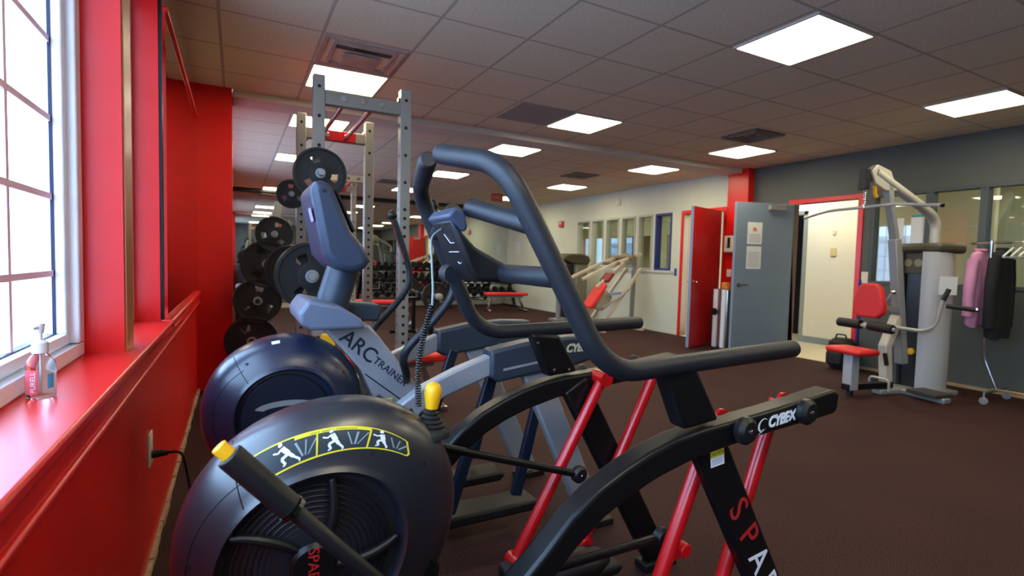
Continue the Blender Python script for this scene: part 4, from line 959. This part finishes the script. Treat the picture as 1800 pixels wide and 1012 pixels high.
# top boom: from the tower back and over to the pulley
obj('overhead_boom', MB().tube(path([(.10, 0, 1.50), (.10, 0, 1.78), (.30, 0, 1.89), (.98, 0, 2.20)], [.12, .1]), .048, 16), LSIL, lm)
obj('pulley_bracket', MB().prism([(.70, 2.03), (.80, 2.22), (.98, 2.27), (1.06, 2.20), (1.00, 2.08), (.86, 2.02)], 1, -.035, .035), LSIL, lm, bevel=.01)
obj('front_mast', MB().bar((.80, 0, 2.10), (.66, 0, 1.55), .07, .06, (1, 0, 0)).bar((.66, 0, 1.56), (.46, 0, .30), .09, .08, (1, 0, 0)), SILV, lm, bevel=.008)
obj('pulley', MB().disc((1.05, -.02, 2.16), (0, 1, 0), .06, .04, 24), RUB, lm)
obj('pulley_guard', MB().b2((1.08, -.045, 2.02), (1.13, .045, 2.22)), mat('black_guard', (24, 24, 26), .4), lm, bevel=.006)
obj('yellow_stop', MB().tube([(.965, .0, 2.09), (.955, .0, 1.99), (.93, 0, 1.96)], .016, 10), YEL, lm)
ch = MB()
for k in range(9): ch.sphere((1.085, 0, 2.03 - .021 * k), .012, 6)
obj('chain', ch, CHROME, lm)
lb = obj('lat_bar', MB().tube(path([(1.06, .68, 1.81), (1.085, .30, 1.855), (1.085, -.42, 1.85), (1.06, -.72, 1.80)], [.08, .12]), .015, 12), mat('bright_bar', (176, 174, 168), .3, metal=.4), lm)
obj('bar_swivel', MB().disc((1.085, 0, 1.845), (0, 0, 1), .02, .04, 12), CHROME, lb)
obj('rubber_tip', MB().disc((1.059, .68, 1.81), (-.02, .34, -.04), .018, .02, 12), RUB, lb)
obj('slanted_spine', MB().bar((.66, 0, .12), (.70, 0, .50), .09, .08, (1, 0, 0)).bar((.70, 0, .48), (.56, 0, .78), .09, .08, (1, 0, 0)), mat('cream_silver', (198, 192, 172), .4, .1), lm, bevel=.008)
obj('chest_pad', MB().prism([(-.10, .775), (.10, .775), (.155, .82), (.16, .90), (.115, 1.07), (.07, 1.115), (-.07, 1.115), (-.115, 1.07), (-.16, .90), (-.155, .82)], 0, .90, .97), REDV, lm, bevel=.02, seg=3)
obj('pad_arm', MB().bar((.92, 0, .90), (.55, 0, .84), .06, .06).tube([(.86, .10, .93), (.84, .14, 1.02)], .014, 10), SILV, lm, bevel=.004)
obj('adjust_knob', MB().sphere((.83, .15, 1.035), .024, 8), CHROME, lm)
kr = MB().tube([(.98, -.29, .70), (.98, -.04, .70)], .046, 20, rnd=False); kr2 = MB().tube([(.98, .04, .70), (.98, .28, .69)], .046, 20)
obj('thigh_roller', kr, RUB, lm, bevel=.008); obj('thigh_roller', kr2, RUB, lm, bevel=.008)
obj('roller_bar', MB().tube([(.98, -.31, .70), (.98, .30, .69)], .018, 12).bar((.98, 0, .70), (.70, 0, .66), .05, .05), LSIL, lm)
obj('seat_pad', MB().b2((.99, -.19, .42), (1.27, .19, .48)), REDV, lm, bevel=.028, seg=3)
obj('seat_post', MB().b2((1.08, -.05, .06), (1.18, .05, .42)), mat('pale_seat_post', (168, 172, 176), .4, .2), lm, bevel=.008)
obj('levelling_foot', MB().disc((1.13, 0, .0), (0, 0, 1), .03, .07, 14), RUB, lm)
obj('seat_rail', MB().b2((.60, -.04, .06), (1.2, .04, .12)), BLACK, lm, bevel=.006)
rh = MB().tube(path([(.66, .05, .68), (.52, .22, .66), (.46, .30, .72), (.44, .34, .98)], [.08, .06]), .018, 12); rho = obj('row_handle_arm', rh, LSIL, lm)
obj('handle_grip', MB().tube([(.44, .34, .97), (.40, .36, 1.08)], .021, 14), RUB, rho); obj('handle_grip', MB().tube([(.42, .36, .92), (.34, .56, .90)], .021, 14), RUB, rho)
obj('chrome_end', MB().disc((.34, .56, .90), (-.08, .2, -.02), .022, .015, 14), CHROME, rho)
obj('base_frame', MB().prism([(-.02, -.22), (.45, -.22), (.50, -.06), (.78, -.05), (.78, .05), (.50, .06), (.45, .24), (-.02, .24)], 2, 0.0, .05).b2((.42, .05, .0), (.52, .46, .05)), SILV, lm, bevel=.01)
obj('step_plate', MB().b2((.36, .16, .05), (.60, .44, .085)), mat('dark_tread', (58, 56, 50), .6), lm, bevel=.006)
obj('crank_lever', MB().tube([(.76, .05, .42), (.74, .06, .30)], .02, 12), RUB, lm)
obj('foot_loop', MB().tube(path([(.80, -.06, .06), (.80, -.06, .17), (.80, .14, .17), (.80, .14, .06)], [.04, .04]), .012, 10), LSIL, lm)

# ------------------------------------------------------------------ garment rack and clothes
gx = 6.80
ga = thing('garment_rack', 'chrome rolling garment rack by the slate wall at the right edge', 'clothes rack', (gx, 1.9, 0))
obj('top_rail', MB().tube([(gx, 2.46, 1.54), (gx, 1.0, 1.54)], .0125, 12), CHROME, ga)
for y in (2.30, 1.15):
    q = -1 if y > 2 else 1
    u = obj('side_post', MB().tube(path([(gx, y, 1.56), (gx, y, .42), (gx, y + .11 * q, .13)], [.06]), .0145, 12), CHROME, ga)
    obj('cross_foot', MB().tube([(gx - .25, y + .11 * q, .11), (gx + .25, y + .11 * q, .11)], .0125, 10), CHROME, u)
    for dx_ in (-.25, .25): obj('castor', MB().disc((gx + dx_ - .01, y + .11 * q, .035), (1, 0, 0), .035, .022, 16).tube([(gx + dx_, y + .11 * q, .04), (gx + dx_, y + .11 * q, .12)], .008, 8), SILV, u)
obj('bottom_rail', MB().tube([(gx, 2.22, .12), (gx, 1.26, .12)], .0115, 10), mat('brass_rail', (170, 140, 96), .3, .6), ga)
def hanger(y, label, white=True):
    t = thing('clothes_hanger', label, 'hanger', (gx, y, 1.54), 'hangers on the garment rack')
    obj('hook', MB().tube([(gx + .014 * math.cos(a) , y, 1.545 + .014 * math.sin(a)) for a in [R(-30 + 30 * k) for k in range(8)]] + [(gx, y, 1.515), (gx, y, 1.49)], .0025, 6), CHROME, t)
    obj('shoulder_bar', MB().tube(path([(gx - .21, y, 1.40), (gx, y, 1.49), (gx + .21, y, 1.40), (gx - .20, y, 1.395)], [.02, .01]), .0085, 8), PAPER if white else BLACKP, t)
    return t
for k in range(9): hanger(2.14 - .055 * k, 'empty white hanger beside the black jacket, one of the pale row')
def garment(name, y, col, w, top, bot, depth, label, cat, sleeve=True):
    g = thing(name, label, cat, (gx, y, bot)); mt = mat(name + '_cloth', col, .85, noise=.12, nscale=9)
    prof_ = [(top, .05, .04), (top - .03, .16, .045), (top - .08, w * .46, .055), (top - .3, w * .47, .07), ((top + bot) / 2, w * .47, .075), (bot + .05, w * .5, .075), (bot, w * .49, .07)]
    vs = []; fs = []; n = 40
    for i, (z, hw, hd) in enumerate(prof_):
        for j in range(n):
            a = 2 * PI * j / n; fold = 1 + .14 * math.sin(5 * a + i * .3) * min(1, i / 2) ; vs.append((gx + hw * math.cos(a), y + hd * depth * math.sin(a) * fold, z + (.015 * math.sin(3 * a) if i == len(prof_) - 1 else 0)))
    for i in range(len(prof_) - 1):
        for j in range(n): fs.append((i * n + j, i * n + (j + 1) % n, (i + 1) * n + (j + 1) % n, (i + 1) * n + j))
    fs.append(tuple(range(n))); fs.append(tuple(range((len(prof_) - 1) * n, len(prof_) * n)))
    obj('body', MB().add(vs, fs), mt, g, sharp=80)
    for s in (-1, 1):
        obj('sleeve', MB().tube(path([(gx + s * w * .40, y, top - .09), (gx + s * w * .55, y, top - .38), (gx + s * w * .52, y, bot + .10)], [.1]), [.05] * 3 + [.048] * 3 + [.045] * 4, 14), mt, g)
    obj('collar', MB().tube([(gx + .055 * math.cos(a), y + .035 * math.sin(a), top + .005) for a in [2 * PI * k / 16 for k in range(17)]], .016, 8, caps=False), mt, g)
    return g
garment('pink_jacket', 2.385, (198, 134, 168), .34, 1.46, .72, .85, 'pink jacket hanging at the left end of the garment rack', 'jacket')
garment('black_jacket', 2.215, (24, 25, 27), .38, 1.47, .62, .95, 'black jacket hanging right of the pink one on the garment rack', 'jacket')

# ------------------------------------------------------------------ small things
# black bag behind the seat
bg_ = thing('gym_bag', 'black gym bag standing at the foot of the red door frame', 'bag', (7.05, 3.78, 0))
m_ = MB(); m_.lathe([(0, 0), (.13, 0), (.17, .05), (.18, .18), (.16, .33), (.10, .38), (0, .385)], (7.05, 3.78, 0), (0, 0, 1), 20)
for i, v in enumerate(m_.v): m_.v[i] = (7.05 + (v[0] - 7.05) * .85, v[1], v[2])
obj('bag_body', m_, mat('black_nylon', (18, 18, 21), .7, noise=.2, nscale=8), bg_); obj('front_pocket', MB().b2((6.85, 3.68, .06), (6.92, 3.88, .22)), mat('black_nylon_pocket', (24, 24, 28), .7), bg_, bevel=.025)
obj('carry_strap', MB().tube(path([(7.0, 3.72, .36), (7.0, 3.72, .43), (7.0, 3.84, .43), (7.0, 3.84, .36)], [.03, .03]), .010, 8), RUB, bg_)
# stainless wipes stand
wx, wy = 6.93, 5.47
ws = thing('wipes_stand', 'stainless wipes dispenser stand between the red and the blue-grey door', 'dispenser', (wx, wy, 0))
obj('cabinet', MB().b2((wx - .13, wy - .13, .0), (wx + .15, wy + .15, .90)), mat('brushed_stainless', (196, 196, 192), .25, metal=.9), ws, bevel=.02, seg=3)
obj('front_column', MB().b2((wx - .15, wy - .10, .01), (wx - .125, wy - .03, .895)).b2((wx - .15, wy + .05, .01), (wx - .125, wy + .12, .895)), WHITE, ws, bevel=.008)
obj('round_opening', MB().disc((wx - .15, wy + .08, .55), (-1, 0, 0), .055, .012, 24), RUB, ws)
obj('orange_pack', MB().b2((wx - .06, wy - .04, .90), (wx + .04, wy + .06, 1.0)), mat('orange_pack', (236, 150, 60), .6), ws, bevel=.015)
# wall dispenser and small plates
def plate_on(name, x, y, z, w, h, t, label, cat, material, face=-1):
    o = obj(name, MB().b2((x, y - w / 2, z - h / 2), (x - t, y + w / 2, z + h / 2)), material, bevel=min(.006, t * .4)); return tag(o, label, cat)
ds = thing('wall_dispenser', 'white wall dispenser with a black slot on the red column', 'dispenser', (7.127, 5.56, 1.48))
obj('dispenser_case', MB().b2((7.127, 5.48, 1.46), (7.04, 5.66, 1.72)), IVORY, ds, bevel=.015); obj('dark_slot', MB().b2((7.04, 5.54, 1.53), (7.036, 5.59, 1.69)), RUB, ds)
plate_on('wall_thermostat', 7.127, 5.60, 1.14, .08, .12, .02, 'small pale thermostat below the dispenser on the red column', 'thermostat', IVORY)
plate_on('light_switch', W, 3.68, 1.15, .085, .14, .01, 'ivory light switch right of the red door frame', 'light switch', IVORY)
plate_on('blue_sign', W, 6.86, 1.12, .06, .13, .008, 'small blue sign left of the red door opening', 'sign', mat('blue_sign_plate', (50, 64, 130), .5))
plate_on('wall_thermostat', hx, 4.99, 1.52, .09, .13, .02, 'cream thermostat lower on the hall wall', 'thermostat', mat('tan_plate', (214, 196, 140), .5))
plate_on('small_sensor', hx, 4.99, 1.83, .05, .07, .02, 'tiny pale sensor above the hall thermostat', 'sensor', IVORY)
fa = thing('fire_alarm', 'red fire alarm strobe on the pale wall left of the six windows', 'fire alarm', (W, 10.59, 2.09)); obj('alarm_body', MB().b2((W, 10.50, 2.09), (W - .05, 10.68, 2.23)), mat('alarm_red', (200, 60, 70), .4), fa, bevel=.01)
obj('strobe', MB().b2((W - .05, 10.55, 2.16), (W - .065, 10.63, 2.20)), PAPER, fa)
sd = thing('smoke_detector', 'round white detector high on the pale wall over the six windows', 'detector', (W, 8.5, 2.5)); obj('detector_base', MB().disc((W, 8.5, 2.5), (-1, 0, 0), .085, .03, 28), IVORY, sd); obj('detector_dome', MB().disc((W - .03, 8.5, 2.5), (-1, 0, 0), .05, .02, 24, .6), PAPER, sd)
for y, z, lab in ((12.8, 1.6, 'white paper notice on the pale wall near the mirror corner'),):
    o = obj('paper_notice', MB().b2((W, y - .12, z - .18), (W - .003, y + .12, z + .18)), PAPER); tag(o, lab, 'paper')
ex = thing('exit_sign', 'small red exit sign hanging from the ceiling in the far right', 'exit sign', (5.2, 10.0, 2.52))
obj('sign_body', MB().b2((5.08, 9.98, 2.50), (5.34, 10.02, 2.66)), mat('sign_dark_red', (120, 34, 34), .5), ex, bevel=.004)
obj('sign_lettering', text_mesh('EXIT', .11, frame((5.21, 9.9785, 2.58), (1, 0, 0), (0, 0, 1)), .0004), mat('exit_letters', (200, 80, 66), .5, emit=.25), ex)
obj('sign_stem', MB().tube([(5.21, 10, 2.66), (5.21, 10, H)], .01, 8), SILV, ex)
# papers behind the slate-framed window
for (y, z, w, h, lab, tm) in ((3.36, 1.66, .10, .42, 'narrow white sheet taped behind the slate-framed window', False), (3.16, 1.72, .15, .36, 'white sheet with a teal heading taped behind the slate-framed window', True)):
    t = thing('taped_sheet', lab, 'paper', (W + .06, y, z)); obj('sheet', MB().b2((W + .047, y - w / 2, z - h / 2), (W + .049, y + w / 2, z + h / 2)), PAPER, t)
    if tm: obj('teal_heading', MB().b2((W + .046, y - w / 2, z + h * .42), (W + .0475, y + w / 2, z + h / 2)), mat('teal_print', (70, 150, 150), .6), t)
# wall outlet with plug and cord
ol = thing('wall_outlet', 'ivory wall outlet on the red wall below the sill', 'outlet', (0, 2.47, .40)); obj('cover_plate', MB().b2((0, 2.43, .395), (.008, 2.51, .525)), IVORY, ol, bevel=.003)
obj('socket_face', MB().b2((.008, 2.455, .475), (.010, 2.485, .505)), PAPER, ol)
pc = thing('mains_cable', 'black mains cable plugged into the ivory wall outlet', 'cord', (.1, 2.45, 0)); obj('plug', MB().tube([(.009, 2.47, .435), (.040, 2.47, .437), (.062, 2.46, .437)], [.016, .015, .009], 12), RUB, pc)
obj('cord', MB().tube(path([(.05, 2.465, .437), (.115, 2.44, .445), (.15, 2.38, .28), (.17, 2.2, .02), (.22, 1.7, .012), (.30, 1.5, .03)], [.05, .1, .1, .1]), .0055, 10), RUB, pc)
for (pts, lab) in (([(.012, 1.95, .01), (.10, 1.80, .012), (.22, 1.72, .012)], 'thin black cord on the floor at the foot of the red wall, farther one'), ([(.012, 1.72, .01), (.12, 1.62, .012), (.24, 1.60, .012)], 'thin black cord on the floor at the foot of the red wall, nearer one')):
    o = obj('floor_cord', MB().tube(path(pts, [.05]), .007, 8), RUB); tag(o, lab, 'cord')
# hand sanitiser bottle on the sill
sx_, sy_, sz_ = -.093, 1.564, .9
sb = thing('sanitizer_bottle', 'clear hand sanitizer pump bottle with red and blue label on the red sill', 'bottle', (sx_, sy_, sz_))
obj('bottle_body', MB().lathe([(0, .001), (.024, .001), (.0275, .006), (.0275, .070), (.0265, .082), (.018, .097), (.0125, .103), (.0125, .108), (0, .108)], (sx_, sy_, sz_), (0, 0, 1), 32), CLEAR, sb)
def wrap(a0, a1, z0, z1, r, mt, nm, parent):
    w = MB(); n = 14
    for i in range(n):
        p = [(sx_ + r * math.cos(R(a)), sy_ + r * math.sin(R(a))) for a in (a0 + (a1 - a0) * i / n, a0 + (a1 - a0) * (i + 1) / n)]
        w.add([(p[0][0], p[0][1], sz_ + z0), (p[1][0], p[1][1], sz_ + z0), (p[1][0], p[1][1], sz_ + z1), (p[0][0], p[0][1], sz_ + z1)], [(0, 1, 2, 3)])
    return obj(nm, w, mt, parent)
wrap(-150, -88, .012, .068, .0279, mat('pink_red_label', (226, 96, 110), .5), 'front_label', sb)
wrap(-52, -24, .024, .058, .0279, mat('blue_label', (70, 160, 214), .5), 'back_label', sb)
aa = R(-104); cdir = Vector((math.cos(aa), math.sin(aa), 0)); tdir = Vector((-math.sin(aa), math.cos(aa), 0))
obj('label_lettering', text_mesh('PURELL', .0145, frame(Vector((sx_, sy_, sz_ + .040)) + cdir * .0284, (0, 0, 1), -tdir), .0002), DECW, sb)
obj('pump_collar', MB().lathe([(.0135, .104), (.0155, .105), (.0155, .128), (.012, .131), (.007, .134), (0, .134)], (sx_, sy_, sz_), (0, 0, 1), 24), PAPER, sb)
obj('pump_head', MB().tube([(sx_, sy_, sz_ + .130), (sx_, sy_, sz_ + .152)], .0045, 10).lathe([(0, .150), (.007, .150), (.010, .172), (0, .174)], (sx_, sy_, sz_), (0, 0, 1), 18).tube([(sx_, sy_, sz_ + .165), (sx_ - .008, sy_ - .022, sz_ + .162)], .004, 8), PAPER, sb)
obj('dip_tube', MB().tube([(sx_, sy_, sz_ + .01), (sx_, sy_, sz_ + .10)], .002, 6), PAPER, sb)
